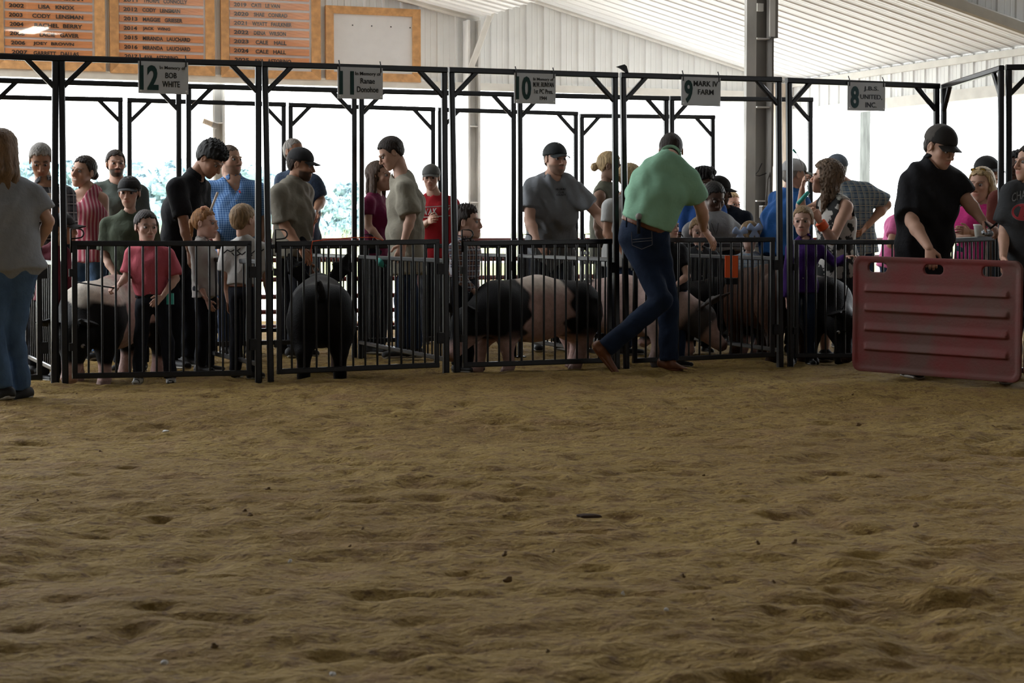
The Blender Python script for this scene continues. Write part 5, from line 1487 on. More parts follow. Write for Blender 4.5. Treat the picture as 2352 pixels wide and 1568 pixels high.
BOARDMAN = person('man in a black polo and mesh cap holding the big red board', 12.85, 2122, 1.84, yaw=22, g=1.16, bw=1.08,
       J=dict(pelvis=(2118, 610, .1), neck=(2143, 381, -.06), chest=(2128, 470, 0), head=(2160, 338, -.10), shR=(2096, 416, -.02), shL=(2186, 412, .0), elR=(2094, 508, -.12), wrR=(2134, 570, -.32), elL=(2222, 462, -.05), wrL=(2258, 508, -.15)),
       hd=dict(yaw=36, pitch=-24), hh=.272, hair=dict(s='buzz', m=DKHAIR), cap=dict(c=(.014, .012, .011), back=(.060, .052, .045), split=-.02, brim=(.018, .015, .013), peak=.85), shirt=dict(m=BLK, inf=.026, sleeve=.80, hem=.05, collar=1, wr=.008, drop=.055), pants=DENIM_K, skin=SKIN_L,
       HS=dict(R=dict(to=(2138, 600, -.36), palm=(.2, .9, -.2), curl=52), L=dict(to=(2284, 524, -.2), palm=(-.3, .3, -.8), curl=45)))
HOTPINK = cloth('hot_pink_jersey', (.52, .035, .19, 1), .06)
PINKLADY = person('woman in a hot pink top with mirrored sunglasses on her blond hair', 14.7, 2250, 1.64, yaw=-20, fem=True, g=1.12,
       J=dict(head=(2253, 425), neck=(2256, 476), shR=(2208, 496), shL=(2304, 498), elR=(2200, 548, -.05), wrR=(2240, 538, -.25), elL=(2310, 550), wrL=(2226, 532, -.32)), hd=dict(yaw=-38, pitch=-4), hh=.262,
       hair=dict(s='long', m=BLOND, len=1.0, vol=1.05), shirt=dict(m=HOTPINK, sleeve=.8, hem=.05), pants=DENIM, skin=SKIN_L)
glasses(PINKLADY, mat('gold_mirror_lens', (.55, .40, .10, 1), .12, metal=.9), M_WIRE, True)
person('man in a black cap half hidden behind the hot pink top woman', 16.6, 2274, 1.74, yaw=10, J=dict(head=(2268, 397), neck=(2268, 440)), hd=dict(yaw=30, pitch=-6), hh=.27, hair=dict(s='buzz', m=DKHAIR), cap=dict(c=(.013, .013, .014)), shirt=dict(m=BLK), pants=DENIM, skin=SKIN_L)
person('person in a pale pink shirt far behind, beside the black polo man', 18.6, 2060, 1.70, yaw=-120, g=1.15, J=dict(head=(2096, 462), neck=(2082, 492), shR=(2050, 512, .1), shL=(2060, 514, -.2), pelvis=(2050, 600), elL=(2046, 560, -.3), wrL=(2080, 560, -.3)), hair=dict(s='short', m=DKHAIR), shirt=dict(m=cloth('pale_pink_jersey', (.55, .13, .30, 1)), hem=.05), pants=DENIM, skin=SKIN_L)
DKTEE = cloth('washed_black_jersey', (.030, .031, .033, 1), .12)
TEEN = person('teenager in a washed black printed tee at the right picture edge, facing left', 12.35, 2360, 1.72, yaw=-18,
       J=dict(head=(2365, 374), neck=(2364, 428), shR=(2322, 446), shL=(2420, 448), elR=(2308, 530), wrR=(2304, 592, -.12), pelvis=(2366, 612)), hd=dict(yaw=-66), hh=.24, hair=dict(s='short', m=DKHAIR), shirt=dict(m=DKTEE, inf=.030, sleeve=.74, hem=.07), pants=DENIM_K, skin=SKIN_L)
person('dark skinned person with black hair behind the teenager at the right edge', 13.6, 2350, 1.72, yaw=-30, J=dict(head=(2338, 388), neck=(2346, 440)), hd=dict(yaw=-40), hh=.25, hair=dict(s='short', m=BLKHAIR, spike=.05), shirt=dict(m=cloth('brick_brown_jersey', (.10, .025, .018, 1))), pants=DENIM_K, skin=SKIN_D)

# ================================================================== PIGS
M_HIDE = mat('pig_hide', (.3, .2, .2, 1), .62, attr=True, var=.14, vscale=30, bump=.35, bscale=120, spec=.12)
BK, PK, WH, BR = (.006, .0055, .006), (.42, .27, .24), (.55, .49, .42), (.040, .015, .006)
def pig(label, at, d, yaw, L=1.0, H=.74, colour=None, head_p=-30, head_y=0, ear=1.0, tail=True, tag_ear=None, leg_off=None, zoff=0.0):
    """yaw as for people: the way the pig faces. L length of the trunk, H height at the back"""
    lft, fwd, _ = frame(yaw)
    b0 = P(at, 700, d); base = np.array([b0[0], b0[1], float(ground_z(b0[0], b0[1])) + zoff])
    t = thing('pig', label, 'pig', base)
    M = np.column_stack([lft, fwd, Z])                       # local x left, y forward, z up
    W = lambda v: v @ M.T + base
    k = H / .74; s = L
    b = Blob()
    X = lambda x, y, z: np.array([x * k, y * s, z * k])
    b.ecap(X(0, -.40, .50), X(0, -.05, .515), [1, 0, 0], .175 * k, .205 * k, .195 * k, .225 * k, k=.06)
    b.ecap(X(0, -.05, .515), X(0, .33, .50), [1, 0, 0], .195 * k, .225 * k, .180 * k, .215 * k, k=.06)
    b.ell(X(0, .02, .44), X(.19, .36, .20), k=.08)
    for sx in (-1, 1):
        b.ell(X(sx * .115, -.43, .46), X(.115, .18, .22), k=.08)          # ham
        b.ell(X(sx * .13, .33, .44), X(.095, .15, .21), k=.08)            # shoulder
    lo = leg_off or {}
    feet = []
    for nm, sx, y, rear in (('fl', 1, .33, 0), ('fr', -1, .33, 0), ('bl', 1, -.44, 1), ('br', -1, -.44, 1)):
        oy = lo.get(nm, 0)
        x = sx * .125
        if rear:
            hk = X(x, y - .07 + oy * .7, .235); hip = X(x, y + .06, .42); ft = X(x * 1.02, y - .02 + oy, .075)
            b.cap(hip, hk, .115 * k, .058 * k, k=.06); b.cap(hk, ft, .052 * k, .042 * k, k=.03)
        else:
            kn = X(x, y + .02 + oy * .6, .22); hip = X(x, y, .42); ft = X(x, y + oy, .075)
            b.cap(hip, kn, .095 * k, .055 * k, k=.06); b.cap(kn, ft, .050 * k, .042 * k, k=.03)
        b.ecap(ft, ft + X(0, .035, -.075), [1, 0, 0], .044 * k, .042 * k, .050 * k, .055 * k, k=.02, flat1=True)
        feet.append(ft)
    # neck and head
    hy, hp = math.radians(head_y), math.radians(head_p)
    hd = np.array([math.sin(hy) * math.cos(hp), math.cos(hy) * math.cos(hp), math.sin(hp)])
    hl = nrm(np.cross(hd, [0, 0, 1.0])) * -1; hu = np.cross(hl, -hd); hu = nrm(hu) if nrm(hu)[2] > 0 else -nrm(hu)
    hl = nrm(np.cross(hd, hu))
    nk = X(0, .48, .50 + (.08 if head_p > 0 else 0)); h0 = nk + hd * .16 * k
    b.ecap(X(0, .36, .51 + (.04 if head_p > 0 else 0)), h0, [1, 0, 0], .165 * k, .19 * k, .125 * k, .13 * k, k=.06)
    b.ell(h0 + hd * .03 * k + hu * .02 * k, np.array([.125, .125, .125]) * k, k=.05)
    sn = h0 + hd * .30 * k - hu * .045 * k
    b.ecap(h0 + hd * .06 * k - hu * .01 * k, sn, hl, .095 * k, .092 * k, .052 * k, .046 * k, k=.05)
    b.ecap(sn - hd * .02 * k, sn + hd * .022 * k, hl, .056 * k, .048 * k, .062 * k, .052 * k, k=.012, flat1=True)
    b.ecap(h0 + hd * .04 * k - hu * .08 * k, sn - hd * .05 * k - hu * .035 * k, hl, .075 * k, .05 * k, .035 * k, .022 * k, k=.03)
    for sx in (-1, 1):
        b.ell(h0 + hd * .10 * k + hl * sx * .075 * k + hu * .05 * k, np.array([.028, .028, .022]) * k, k=.02)
        b.ell(sn + hd * .03 * k + hl * sx * .022 * k, np.array([.011, .011, .013]) * k, k=.006, mode='-')
    def cut(Xg, F): return np.maximum(F, -Xg[..., 2])
    v, f = b.mesh(.0125, post=cut)
    q = v / np.array([k, s, k])
    nz = .04 * np.sin(q[:, 2] * 17 + q[:, 0] * 9) + .03 * np.sin(q[:, 2] * 41 + 2 * q[:, 0] * 13)
    hc_ = (v - h0) @ hd / k                                    # distance along the head
    col = colour(q, nz, hc_)
    hoof = q[:, 2] < .045
    col[hoof] = col[hoof] * .6 + np.array([.03, .025, .02]) * .4
    body = put('body', (W(v), f), M_HIDE, t, col=col)
    # ears: thick leaf shapes, upright and leaning forward
    for sx in (-1, 1):
        e0 = h0 - hd * .02 * k + hl * sx * .085 * k + hu * .085 * k
        tip = e0 + (hu * .15 + hl * sx * .10 + hd * .055) * k * ear
        midp = (e0 + tip) / 2 + (hl * sx * .02 - hd * .01) * k
        eb = Blob(); wd = nrm(np.cross(tip - e0, hd))
        eb.ecap(e0, midp, wd, .042 * k, .016 * k, .062 * k, .013 * k, k=.02); eb.ecap(midp, tip, wd, .060 * k, .012 * k, .012 * k, .008 * k, k=.02)
        ev, ef = eb.mesh(.008)
        ec = np.tile(colour(np.array([[0, .62, .55]]), np.zeros(1), np.array([.02]))[0], (len(ev), 1))
        eo = put('ear', (W(ev), ef), M_HIDE, t, col=ec)
        if tag_ear == sx:
            c = W((e0 + tip) / 2); n_ = W(e0 - hd) - W(e0)
            MB().path([c + n_ * .016, c + n_ * .024], .022, 14).build('ear_tag', mat('yellow_tag_plastic', (.45, .42, .02, 1), .5), eo)
        eyeball('eye', W(h0 + hd * .115 * k + hl * sx * .092 * k + hu * .058 * k), .016 * k, nrm(M @ (hd * .5 + hl * sx)), M_EYE, t, iris=(.01, .008, .007))
    if tail:
        pts = [W(X(0, -.585, .60)), W(X(0, -.64, .63)), W(X(.01, -.655, .68)), W(X(.02, -.64, .715)), W(X(.02, -.62, .735))] if tail == 'up' else \
              [W(X(0, -.585, .60)), W(X(0, -.63, .60)), W(X(.02, -.65, .55)), W(X(.04, -.655, .48)), W(X(.03, -.66, .43))]
        tv = MB().path(pts, [.030 * k, .029 * k, .026 * k, .022 * k, .012 * k], 10)
        vv = np.concatenate(tv.v)
        c_ = colour(np.array([[0, -.6, .6]]), np.zeros(1), np.array([-1.0]))[0]
        mk('tail', vv, tv.f, M_HIDE, t, smooth=True, col=np.tile(c_, (len(vv), 1)))
    return t

def paint(q, base, *zones):
    c = np.tile(np.array(base, float), (len(q), 1))
    for w, colr in zones:
        w = np.clip(w, 0, 1)[:, None]; c = c * (1 - w) + np.array(colr) * w
    return c
edge = lambda x, w=.03: np.clip(x / w + .5, 0, 1)
# belted: black with a pale band over the shoulders (band limits along the body) and pale lower legs
def belted(y0, y1, band=PK, legs=True, snout=None):
    def fn(q, nz, hc):
        z = [(edge(q[:, 1] - y0 - nz) * edge(y1 - q[:, 1] + nz), band)]
        if legs: z.append((edge(.20 - q[:, 2] + nz * .5, .05), PK))
        if snout: z.append((edge(hc - snout, .05), (.30, .16, .15)))
        return paint(q, BK, *z)
    return fn
solid = lambda c, legs=False: (lambda q, nz, hc: paint(q, c, *([(edge(.16 - q[:, 2] + nz * .3, .05), PK)] if legs else [])))
def pig12(q, nz, hc):
    return paint(q, BK, (edge(q[:, 1] + .26 - nz) * edge(.20 - q[:, 1] + nz), PK), (edge(q[:, 1] - .12 - nz, .1) * edge(-.10 - hc - nz) * edge(q[:, 2] - .60 - nz, .04), WH), (edge(.17 - q[:, 2] + nz * .5, .05), PK))
pig("belted pig with its dark head lowered, behind the pink shirt boy's whip", 258, 13.05, -16, L=.92, H=.74, colour=pig12, head_p=-58, head_y=6, leg_off=dict(fl=.05, fr=-.04), zoff=-.02)
def pig11(q, nz, hc):
    return paint(q, BK, (edge(.30 - q[:, 2] + nz * .5, .06) * edge(q[:, 1] - .05), (.22, .14, .125)))
pig("black pig seen from behind, tail up, yellow ear tag", 736, 13.25, 187, L=.84, H=.73, colour=pig11, head_p=10, tail='up', tag_ear=1, ear=1.35, leg_off=dict(bl=-.03, br=.06), zoff=-.02)
def hamp(q, nz, hc):
    yb = .17 + .10 * (q[:, 2] - .4)
    return paint(q, BK, (edge(yb - q[:, 1] + nz) * edge(q[:, 1] + .24 - nz - .12 * (q[:, 2] - .45)), PK), (edge(.28 - q[:, 2] + nz * .5, .06), PK), (edge(q[:, 2] - .64, .10) * edge(yb - q[:, 1] + nz) * edge(q[:, 1] + .24) * .7, WH))
pig("big black and pink belted pig standing side on facing left", 1222, 13.78, -56, L=.90, H=.70, colour=hamp, head_p=-42, head_y=4, leg_off=dict(fl=-.02, fr=.10, bl=.10, br=-.06))
def pinkpig(q, nz, hc):
    return paint(q, (.42, .30, .27), (edge(-.27 - q[:, 1] + nz), BK), (edge(.30 - q[:, 2] + nz, .1) * edge(-.15 - q[:, 1], .1), PK), (edge(hc + .06, .06) * edge(.15 - hc, .06), (.055, .046, .044)), (edge(hc - .14, .04) * edge(.30 - hc, .03), (.36, .23, .20)), (edge(hc - .30, .03), (.07, .035, .03)))
pig('pink pig with a grey spotted face and upright ears, behind the striding mint shirt man', 1442, 14.45, 68, L=.90, H=.69, colour=pinkpig, head_p=-38, head_y=6, ear=1.5, leg_off=dict(fl=.05, fr=-.05))
pig("smaller all black pig standing side on beyond the pink pig", 1636, 15.6, -68.3, L=.80, H=.64, colour=solid(BK, True), head_p=-45)
pig("reddish brown pig with its rump to the ring", 1758, 15.1, 201, L=.80, H=.76, colour=solid(BR), head_p=-30)
def darkhead(q, nz, hc):
    return paint(q, (.15, .125, .12), (edge(q[:, 1] - .22 + nz), BK), (edge(hc - .30, .04), (.06, .035, .03)))
pig("grey backed pig with a lowered dark head beside the purple shirt girl", 1858, 14.85, 18, L=.88, H=.70, colour=darkhead, head_p=-62, head_y=10, ear=1.55)

# ================================================================== THINGS HELD, WORN AND LYING ABOUT
from mathutils.bvhtree import BVHTree
def caster(o):
    me = o.data; off = WL[o.name]
    vs = [Vector(v.co) + Vector(off) for v in me.vertices]
    return BVHTree.FromPolygons(vs, [tuple(p.vertices) for p in me.polygons])
def on_skin(bv, px, py, lift=.003):
    r = Vector(ray(px, py)).normalized(); c = Vector(CAM)
    hit, n, _, _ = bv.ray_cast(c, r)
    return None if hit is None else np.array(hit) - np.array(r) * lift
def cloth_print(name, bv, lines, wpx, m, parent, lift=.003):
    """strokes printed on a garment, following its surface"""
    mb = MB(); any_ = False
    for ln in lines:
        pts = []
        for (x0, y0), (x1, y1) in zip(ln[:-1], ln[1:]):
            n = max(2, int(math.hypot(x1 - x0, y1 - y0) / 3))
            pts += [(x0 + (x1 - x0) * i / n, y0 + (y1 - y0) * i / n) for i in range(n)]
        pts.append(ln[-1])
        hp = [on_skin(bv, x, y, lift) for x, y in pts]
        hp = [p for p in hp if p is not None]
        if len(hp) < 2: continue
        d = np.linalg.norm(hp[0] - CAM); w = wpx / FPX * d / 2
        v = []
        for i, p in enumerate(hp):
            t_ = hp[min(i + 1, len(hp) - 1)] - hp[max(i - 1, 0)]
            s_ = nrm(np.cross(t_, p - CAM)) * w
            v += [p - s_, p + s_]
        mb.add(v, [(2 * i, 2 * i + 1, 2 * i + 3, 2 * i + 2) for i in range(len(hp) - 1)]); any_ = True
    return mb.build(name, m, parent) if any_ else None
def cloth_text(name, s, bv, x0, x1, yc, hpx, m, parent, bold=.02, arc=0.0, slope=0.0, lift=.004):
    cu = bpy.data.curves.new(name, 'FONT'); cu.body = s; cu.offset = bold; cu.resolution_u = 2
    tmp = bpy.data.objects.new(name, cu); COL.objects.link(tmp); bpy.context.view_layer.update()
    me = bpy.data.meshes.new_from_object(tmp.evaluated_get(bpy.context.evaluated_depsgraph_get()))
    COL.objects.unlink(tmp); bpy.data.objects.remove(tmp); bpy.data.curves.remove(cu)
    co = np.array([v.co for v in me.vertices]); faces = [tuple(p.vertices) for p in me.polygons]; bpy.data.meshes.remove(me)
    lo, hi = co.min(0), co.max(0); vs = []
    last = None
    for c in co:
        fx, fy = (c[0] - lo[0]) / (hi[0] - lo[0]), (c[1] - lo[1]) / (hi[1] - lo[1])
        px = x0 + fx * (x1 - x0); py = yc + hpx / 2 - fy * hpx + slope * (px - x0) - arc * (1 - (2 * fx - 1) ** 2)
        p = on_skin(bv, px, py, lift)
        if p is None: p = last if last is not None else P(px, py, 14)
        last = p; vs.append(p)
    return mk(name, vs, faces, m, parent)

# red sorting boards
M_REDB = mat('dusty_red_plastic', (.145, .015, .013, 1), .6, .12, 4, col2=(.085, .036, .027, 1), spec=.3, bump=.1, bscale=60)
def sorting_board(label, pl_, pr_, hgt=.78, ribs=True):
    a0, a1 = np.array(pl_, float), np.array(pr_, float)
    ax = a1 - a0; ax[2] = 0; Wd = np.linalg.norm(ax); ax /= Wd
    nn = np.array([ax[1], -ax[0], 0.0])                     # towards the camera
    slope = (a1[2] - a0[2]) / Wd
    t = thing('sorting_board', label, 'board', (a0 + a1) / 2)
    def fn(X):
        q = X - np.array([Wd / 2, 0, hgt / 2])
        def rb(cx, cz, hw, hh_, r):
            dx, dz = np.abs(q[..., 0] - cx) - hw + r, np.abs(q[..., 2] - cz) - hh_ + r
            return np.sqrt(np.maximum(dx, 0) ** 2 + np.maximum(dz, 0) ** 2) + np.minimum(np.maximum(dx, dz), 0) - r
        d2 = rb(0, 0, Wd / 2, hgt / 2, .055)
        for f in (.15, .49, .83): d2 = np.maximum(d2, -rb((f - .5) * Wd, hgt / 2 - .075, .070, .032, .03))
        front = .013 - .006 * np.clip(-rb(0, 0, Wd / 2 - .02, hgt / 2 - .02, .05) / .02, 0, 1)
        if ribs:
            for k in range(4):
                zc = hgt / 2 - .215 - k * .131
                inx = np.clip((Wd / 2 - .085 - np.abs(q[..., 0])) / .015, 0, 1)
                zz = q[..., 2] - zc
                front = front + .016 * inx * np.clip((.030 - zz) / .045, 0, 1) * np.clip((zz + .028) / .006, 0, 1)
        return np.maximum(np.maximum(d2, q[..., 1] - front), -.014 - q[..., 1]) * .8
    b = Blob(); b.fun(fn, (0, -.05, 0), (Wd, .05, hgt))
    v, f = b.mesh(.0068)
    w = a0 + v[:, :1] * ax + v[:, 1:2] * nn + v[:, 2:3] * Z + (v[:, :1] * slope) * Z
    mk('panel', w, f[:, ::-1] if False else f, M_REDB, t, smooth=True)
    return t
bl_, br__ = P(1959, 850, 12.72), P(2345, 880, 11.92)
sorting_board('big scuffed red plastic sorting board with hand slots, held by the black polo man', bl_, br__)
q0 = P(2350, 872, 12.02); q1 = q0 + np.array([1.2, -.1, 0])
t = sorting_board('second red sorting board, only its edge showing at the right picture edge', q0, q1)

# pink boy's whip and hip tag, eater's cup, canes
def stick(label, pts, r, m, cat='stick', name='show_stick', m2=None, cut=None):
    pts = [P(*p) for p in pts]
    if m2 is None: return tag(MB().path(pts, r, 7).build(name, m, smooth=True), label, cat)
    t = thing(name, label, cat, pts[0])
    MB().path(pts[:cut + 1], r, 7).build('shaft', m, t, smooth=True)
    MB().path(pts[cut:], [q * 1.3 for q in r] if isinstance(r, list) else r * 1.35, 7).build('handle', m2, t, smooth=True)
    return t
stick('thin black show whip held out over the pig by the pink shirt boy', [(178, 648, 12.48), (205, 652, 12.44), (235, 657, 12.4), (262, 661, 12.36)], .005, BLK, 'whip', 'show_whip')
stick('pale wooden show stick held upright in front of the blue checked shirt', [(476, 505, 13.7), (484, 482, 13.72), (500, 442, 13.78)], [.006, .008, .010], M_WOODPOST)
stick('white and red walking cane held by the man in the patterned navy shirt', [(726, 482, 16.2), (721, 505, 16.2), (716, 548, 16.2)], .009, M_SIGN, 'cane', 'walking_cane', mat('red_cane_tip', (.45, .05, .03, 1), .5), 1)
TEAL = mat('turquoise_plastic', (.05, .36, .31, 1), .45)
t = thing('show_whip', 'turquoise handled show whip pointing up beside the curly haired woman', 'whip', P(1832, 468, 14.35))
MB().path([P(1832, 468, 14.35), P(1857, 441, 14.35)], .016, 10).build('handle', TEAL, t, smooth=True)
MB().path([P(1857, 441, 14.35), P(1850, 405, 14.4), P(1838, 368, 14.4), P(1829, 352, 14.4)], .003, 6).build('lash', M_COLUMN_D, t, smooth=True)
MB().path([P(1829, 352, 14.4), P(1821, 343, 14.4)], [.006, .010], 6).build('tip', TEAL, t, smooth=True)
stick('thin black show whip looping low beside the grey and black pig', [(1946, 590, 14.2), (1950, 640, 14.2), (1940, 700, 14.2), (1915, 742, 14.2), (1936, 758, 14.2), (1954, 766, 14.2)], .004, BLK, 'whip', 'show_whip')
pc_ = PINKBOY
MB().box(P(391, 686, 12.55), .045, .03, .075, RGT, FWD).build('hip_tag', TEAL, pc_['t'])
def cup(label, c, r, h, m):
    t = thing('foam_cup', label, 'cup', c)
    n = 20; v, f = [], []
    prof = [(0, 0), (r * .72, 0), (r * .92, h * .86), (r, h * .88), (r * 1.02, h), (r * .93, h), (r * .68, h * .05), (0, h * .05)]
    for x, z in prof: v += [c + np.array([x * math.cos(a), x * math.sin(a), z]) for a in np.linspace(0, 2 * math.pi, n + 1)[:-1]]
    for i in range(len(prof) - 1): f += [(i * n + j, i * n + (j + 1) % n, (i + 1) * n + (j + 1) % n, (i + 1) * n + j) for j in range(n)]
    mk('wall', v, f, m, t, smooth=True)
    return t
M_FOAM = mat('white_foam', (.80, .79, .76, 1), .8)
cc = PLC.off(.0).at(2250, 543); cup('white foam cup standing on the pen rail in front of the hot pink top', cc, .046, .088, M_FOAM)
hc0 = P(113, 463, 13.15); cup('white foam bowl held by the grey haired plaid shirt man', hc0, .045, .06, M_FOAM)
fb = Blob(); r_ = np.random.default_rng(3)
c0 = PLC.off(-.01).at(2272, 543)
for k in range(9): fb.ell(c0 + np.array([r_.uniform(-.045, .045), r_.uniform(-.02, .02), r_.uniform(.004, .035) * 1]), r_.uniform(.014, .028, 3), k=.004)
vf = fb.mesh(.006); vf[0][:, 2] = np.maximum(vf[0][:, 2], c0[2])
o = mk('crumpled_foil', vf[0], vf[1], mat('crinkled_foil', (.35, .36, .38, 1), .25, metal=.8, bump=.8, bscale=90), smooth=True); tag(o, 'crumpled piece of silver foil on the rail beside the foam cup', 'foil')
MB().path([P(2262, 510, 12.66), P(2276, 524, 12.6), P(2290, 512, 12.6), P(2300, 502, 12.62)], .008, 7).build('held_strap', BLK, BOARDMAN['t'], smooth=True)

# judge's microphone, pockets
J_ = JUDGE; bvt = caster([o for o in J_['t'].children if o.name.startswith('trousers')][0])
mc = on_skin(bvt, 1467, 520, .018)
if mc is not None:
    t = thing('microphone', 'black handheld microphone with grey mesh head tucked in the back of the jeans waistband', 'microphone', mc)
    top_ = P(1466, 498, 13.25); top_ = on_skin(bvt, 1467, 512, .028) + Z * .045
    MB().path([mc - Z * .05, top_ - Z * .015], [.011, .015], 10).build('handle', BLK, t, smooth=True)
    sb_ = Blob(); sb_.ell(top_, (.023, .023, .025)); put('mesh_head', sb_.mesh(.005), M_COLUMN_D, t)
M_STITCH = mat('pale_stitching', (.10, .10, .11, 1), .8)
tr_o = [o for o in J_['t'].children if o.name.startswith('trousers')][0]
cloth_print('pocket_stitch', bvt, [[(1450, 533), (1452, 563), (1474, 572), (1498, 562), (1497, 531)], [(1453, 550), (1497, 546)], [(1453, 556), (1497, 552)]], 1.3, M_STITCH, tr_o)
for k, x in enumerate((1440, 1508)): cloth_print('belt_loop', bvt, [[(x, 498), (x - 1, 522)]], 4, DENIM_B, tr_o, .014)

# printing on shirts and caps
bv = caster(REDBOY['so'])
cloth_text('shirt_lettering', 'WAK   EY', bv, 967, 1034, 487, 15, mat('white_shirt_print', (.55, .54, .52, 1), .8), REDBOY['so'], bold=.03, slope=-.05)
cloth_print('shirt_print', bv, [[(968, 476), (1034, 472)], [(968, 499), (1034, 495)]], 2.2, MATS['white_shirt_print'], REDBOY['so'])
bv = caster(CAPMAN['so'])
for s_, x0, x1, y in (('HILLSBURY', 1277, 1300, 434.5), ('CLUB', 1283, 1295, 441.5), ('COUNTY', 1278, 1300, 447.5)): cloth_text('shirt_lettering', s_, bv, x0, x1, y, 4.6, M_BLACK, CAPMAN['so'], bold=.03)
bv = caster(TEEN['so'])
M_GPR = mat('grey_shirt_print', (.16, .16, .165, 1), .8); M_RPR = mat('red_shirt_print', (.33, .035, .045, 1), .8)
cloth_text('shirt_lettering', 'CHAMP', bv, 2324, 2376, 456, 20, M_GPR, TEEN['so'], bold=.01, arc=9)
el_ = lambda cx, cy, rx, ry: [(cx + rx * math.cos(a), cy + ry * math.sin(a)) for a in np.linspace(0, 2 * math.pi, 30)]
cloth_print('shirt_emblem', bv, [el_(2349, 487, 23, 17)], 5, M_RPR, TEEN['so'])
cloth_print('shirt_emblem', bv, [el_(2349, 487, 26, 19.5)], 1.4, M_GPR, TEEN['so'], .004)
cloth_print('shirt_emblem', bv, [[(2352, 473), (2344, 500)]], 11, M_RPR, TEEN['so'], .005)
cloth_print('shirt_emblem', bv, [[(2342, 473), (2362, 473)], [(2334, 500), (2354, 500)]], 4, M_RPR, TEEN['so'], .005)
bv = caster(BACKBOY['so'])
cloth_print('shirt_print', bv, [[(513, 582), (522, 574), (530, 578), (541, 572), (549, 580), (556, 585), (566, 577), (577, 583), (588, 574), (596, 580), (606, 572)], [(532, 580), (540, 588), (552, 583)], [(566, 580), (572, 590), (580, 585)], [(545, 576), (552, 570)], [(588, 578), (594, 586)]], 2.6, M_BLACK, BACKBOY['so'])
capo = [o for o in BOYCAP['t'].children if o.name.startswith('cap')][0]
bv = caster(capo)
cloth_print('cap_emblem', bv, [[(286, 408), (290, 404), (295, 409), (299, 404), (304, 408), (308, 404)], [(285, 411), (309, 411)], [(282, 415), (312, 414.5)]], 1.4, M_GPR, capo)
capo = [o for o in CAPMAN['t'].children if o.name.startswith('cap')][0]
cloth_print('cap_badge', caster(capo), [[(1281, 329), (1284, 330)]], 3, M_FOAM, capo)
bv = caster(CHECKMAN['so']); cloth_print('shirt_badge', bv, [[(549, 437), (552, 443)]], 4, M_RPR, CHECKMAN['so'])

# wristbands, glasses on a cord, bows, orange cuff and paddle
wl, el = CAPMAN['wrL'], CAPMAN['elL']
def band(pp, a, b, f0, f1, r, m, nm):
    bb = Blob(); a, b = np.array(a), np.array(b); ax = nrm(b - a)
    s = np.cross(ax, [.3, .4, .8]); bb.ecap(a + (b - a) * f0, a + (b - a) * f1, s, r, r, r, r, flat0=True, flat1=True)
    put(nm, bb.mesh(.005), m, pp['t'])
band(CAPMAN, el, wl, .86, .91, .036, mat('yellow_paper_band', (.55, .48, .10, 1), .6), 'wristband')
band(CAPMAN, el, wl, .93, .985, .035, BLK, 'watch')
ORANGE = mat('safety_orange_plastic', (.75, .105, .025, 1), .5)
band(CURLY, CURLY['elL'], CURLY['wrL'], .62, .95, .043, ORANGE, 'arm_cuff')
mb = MB(); g0 = [on_skin(caster(HUNGLASS['so']), x, y, .006) for x, y in ((1634, 512), (1637, 520), (1640, 530), (1644, 540), (1648, 528), (1650, 512))]
g0 = [p for p in g0 if p is not None]
if len(g0) > 3: MB().path(g0, .003, 6).build('hung_glasses', M_WIRE, HUNGLASS['t'])
BOWM = mat('pale_blue_ribbon', (.30, .40, .62, 1), .6)
for bx_, by_ in ((1700, 535), (1733, 527)):
    c = P(bx_, by_, 15.79); bb = Blob()
    for sx in (-1, 1):
        bb.ecap(c, c + RGT * sx * .044 + Z * .024, [0, 1, 0], .013, .011, .018, .034, k=.006)
        bb.ecap(c, c + RGT * sx * .028 - Z * .062, [0, 1, 0], .010, .010, .008, .022, k=.006)
    bb.ell(c, (.014, .016, .014)); put('hair_bow', bb.mesh(.005), BOWM, BOWGIRL['t'])
t = thing('sorting_paddle', 'bright orange sorting paddle with a dark grip, hanging in the bars', 'paddle', P(1680, 655, 14.02))
pb_ = P(1680, 612, 14.02)
MB().box(pb_, .098, .016, .165, RGT, FWD * np.array([1, 1, 0])).build('blade', ORANGE, t)
MB().box(P(1680, 646, 14.02), .085, .024, .045, RGT, FWD * np.array([1, 1, 0])).build('grip', BLK, t)
MB().path([P(1676, 588, 14.02), P(1679, 570, 14.02), P(1683, 588, 14.02)], .004, 6).build('hang_loop', BLK, t)
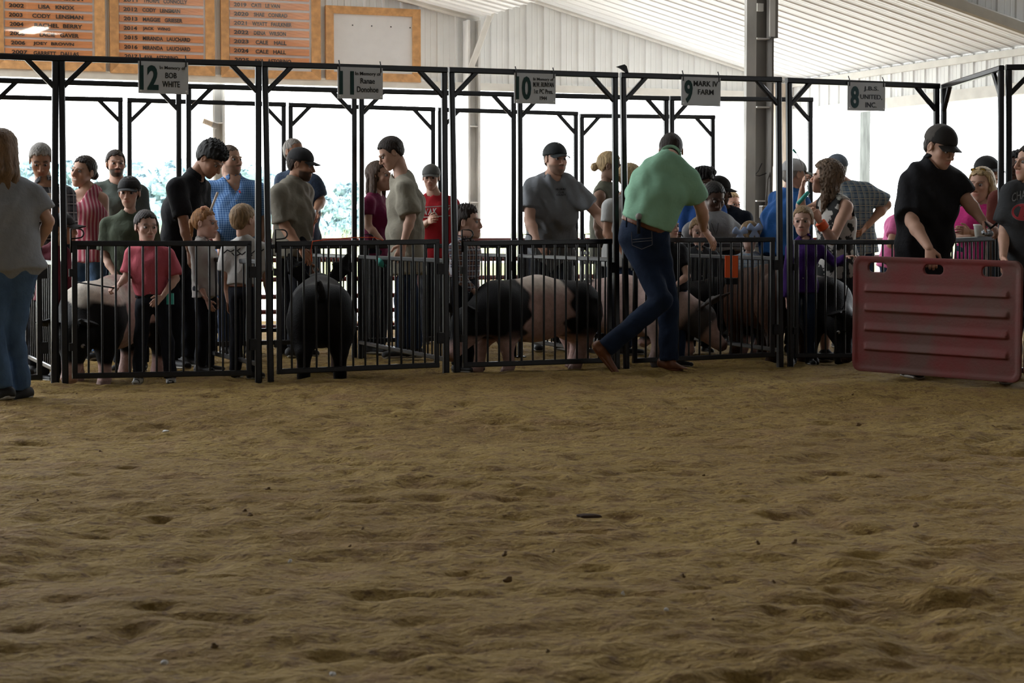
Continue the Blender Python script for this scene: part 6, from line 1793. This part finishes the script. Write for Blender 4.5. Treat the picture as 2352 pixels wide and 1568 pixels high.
tag(MB().path([P(868, 596, 14.5), P(874, 604, 14.48), P(884, 612, 14.5)], [.02, .028, .015], 8).build('teal_rag', TEAL, smooth=True), 'small turquoise rag hanging at the tan shirt boy\'s hip', 'rag')

# litter and clods on the dirt
M_PAPER = mat('white_paper', (.62, .62, .62, 1), .8)
rg = np.random.default_rng(11)
def lump(name, c, s3, m, seed):
    r2 = np.random.default_rng(seed); bb = Blob()
    for _ in range(4): bb.ell(c + r2.normal(0, .35, 3) * s3, s3 * r2.uniform(.5, .9), k=float(min(s3)) * .5)
    return mk(name, *bb.mesh(float(min(s3)) * .45), m, smooth=True)
def zdirt(px, py):
    p = PG(px, py, 0.0); return p
for k, (x, y, w, where) in enumerate(((668, 1298, 5, 'small white paper scrap on the dirt left of centre'), (377, 1533, 9, 'white paper scrap lying nearest the bottom left edge'), (1530, 1410, 6, 'white paper scrap on the dirt right of centre'), (380, 995, 7, 'pale straw scrap on the dirt in front of the pink shirt boy'), (1432, 1372, 4, 'tiny white scrap beside the right hand paper scrap'), (765, 1560, 8, 'pale scrap at the very bottom edge'))):
    p = zdirt(x, y); wm = w / FPX * p[1]
    o = lump('paper_scrap', p + Z * .012, np.array([wm, wm * .7, .006]), M_PAPER, k); tag(o, where, 'scrap')
p = zdirt(1357, 1193); o = lump('bark_chip', p + Z * .012, np.array([.045, .012, .010]), mat('dark_bark_chip', (.05, .03, .02, 1), .9), 5); tag(o, 'dark flat bark chip on the dirt in the middle of the ring', 'chip')
clod = None
for k in range(46):
    y = 905 + 600 * rg.random() ** 1.5; x = rg.uniform(20, 2330); p = zdirt(x, y)
    s = rg.uniform(.004, .011)
    if clod is None:
        clod = lump('dirt_clod', p, np.array([.02, .018, .013]), mat('dark_dirt_clod', (.11, .065, .026, 1), .95), 77); o = clod
        tag(o, 'small dark clod of dirt lying on the ring floor', 'clod', 'dirt clods')
    else:
        o = clod.copy(); COL.objects.link(o)
    o.location = p - Z * .002; o.rotation_euler = (0, 0, rg.uniform(0, 6)); q = s / .02; o.scale = (q * rg.uniform(.8, 1.8), q, q)
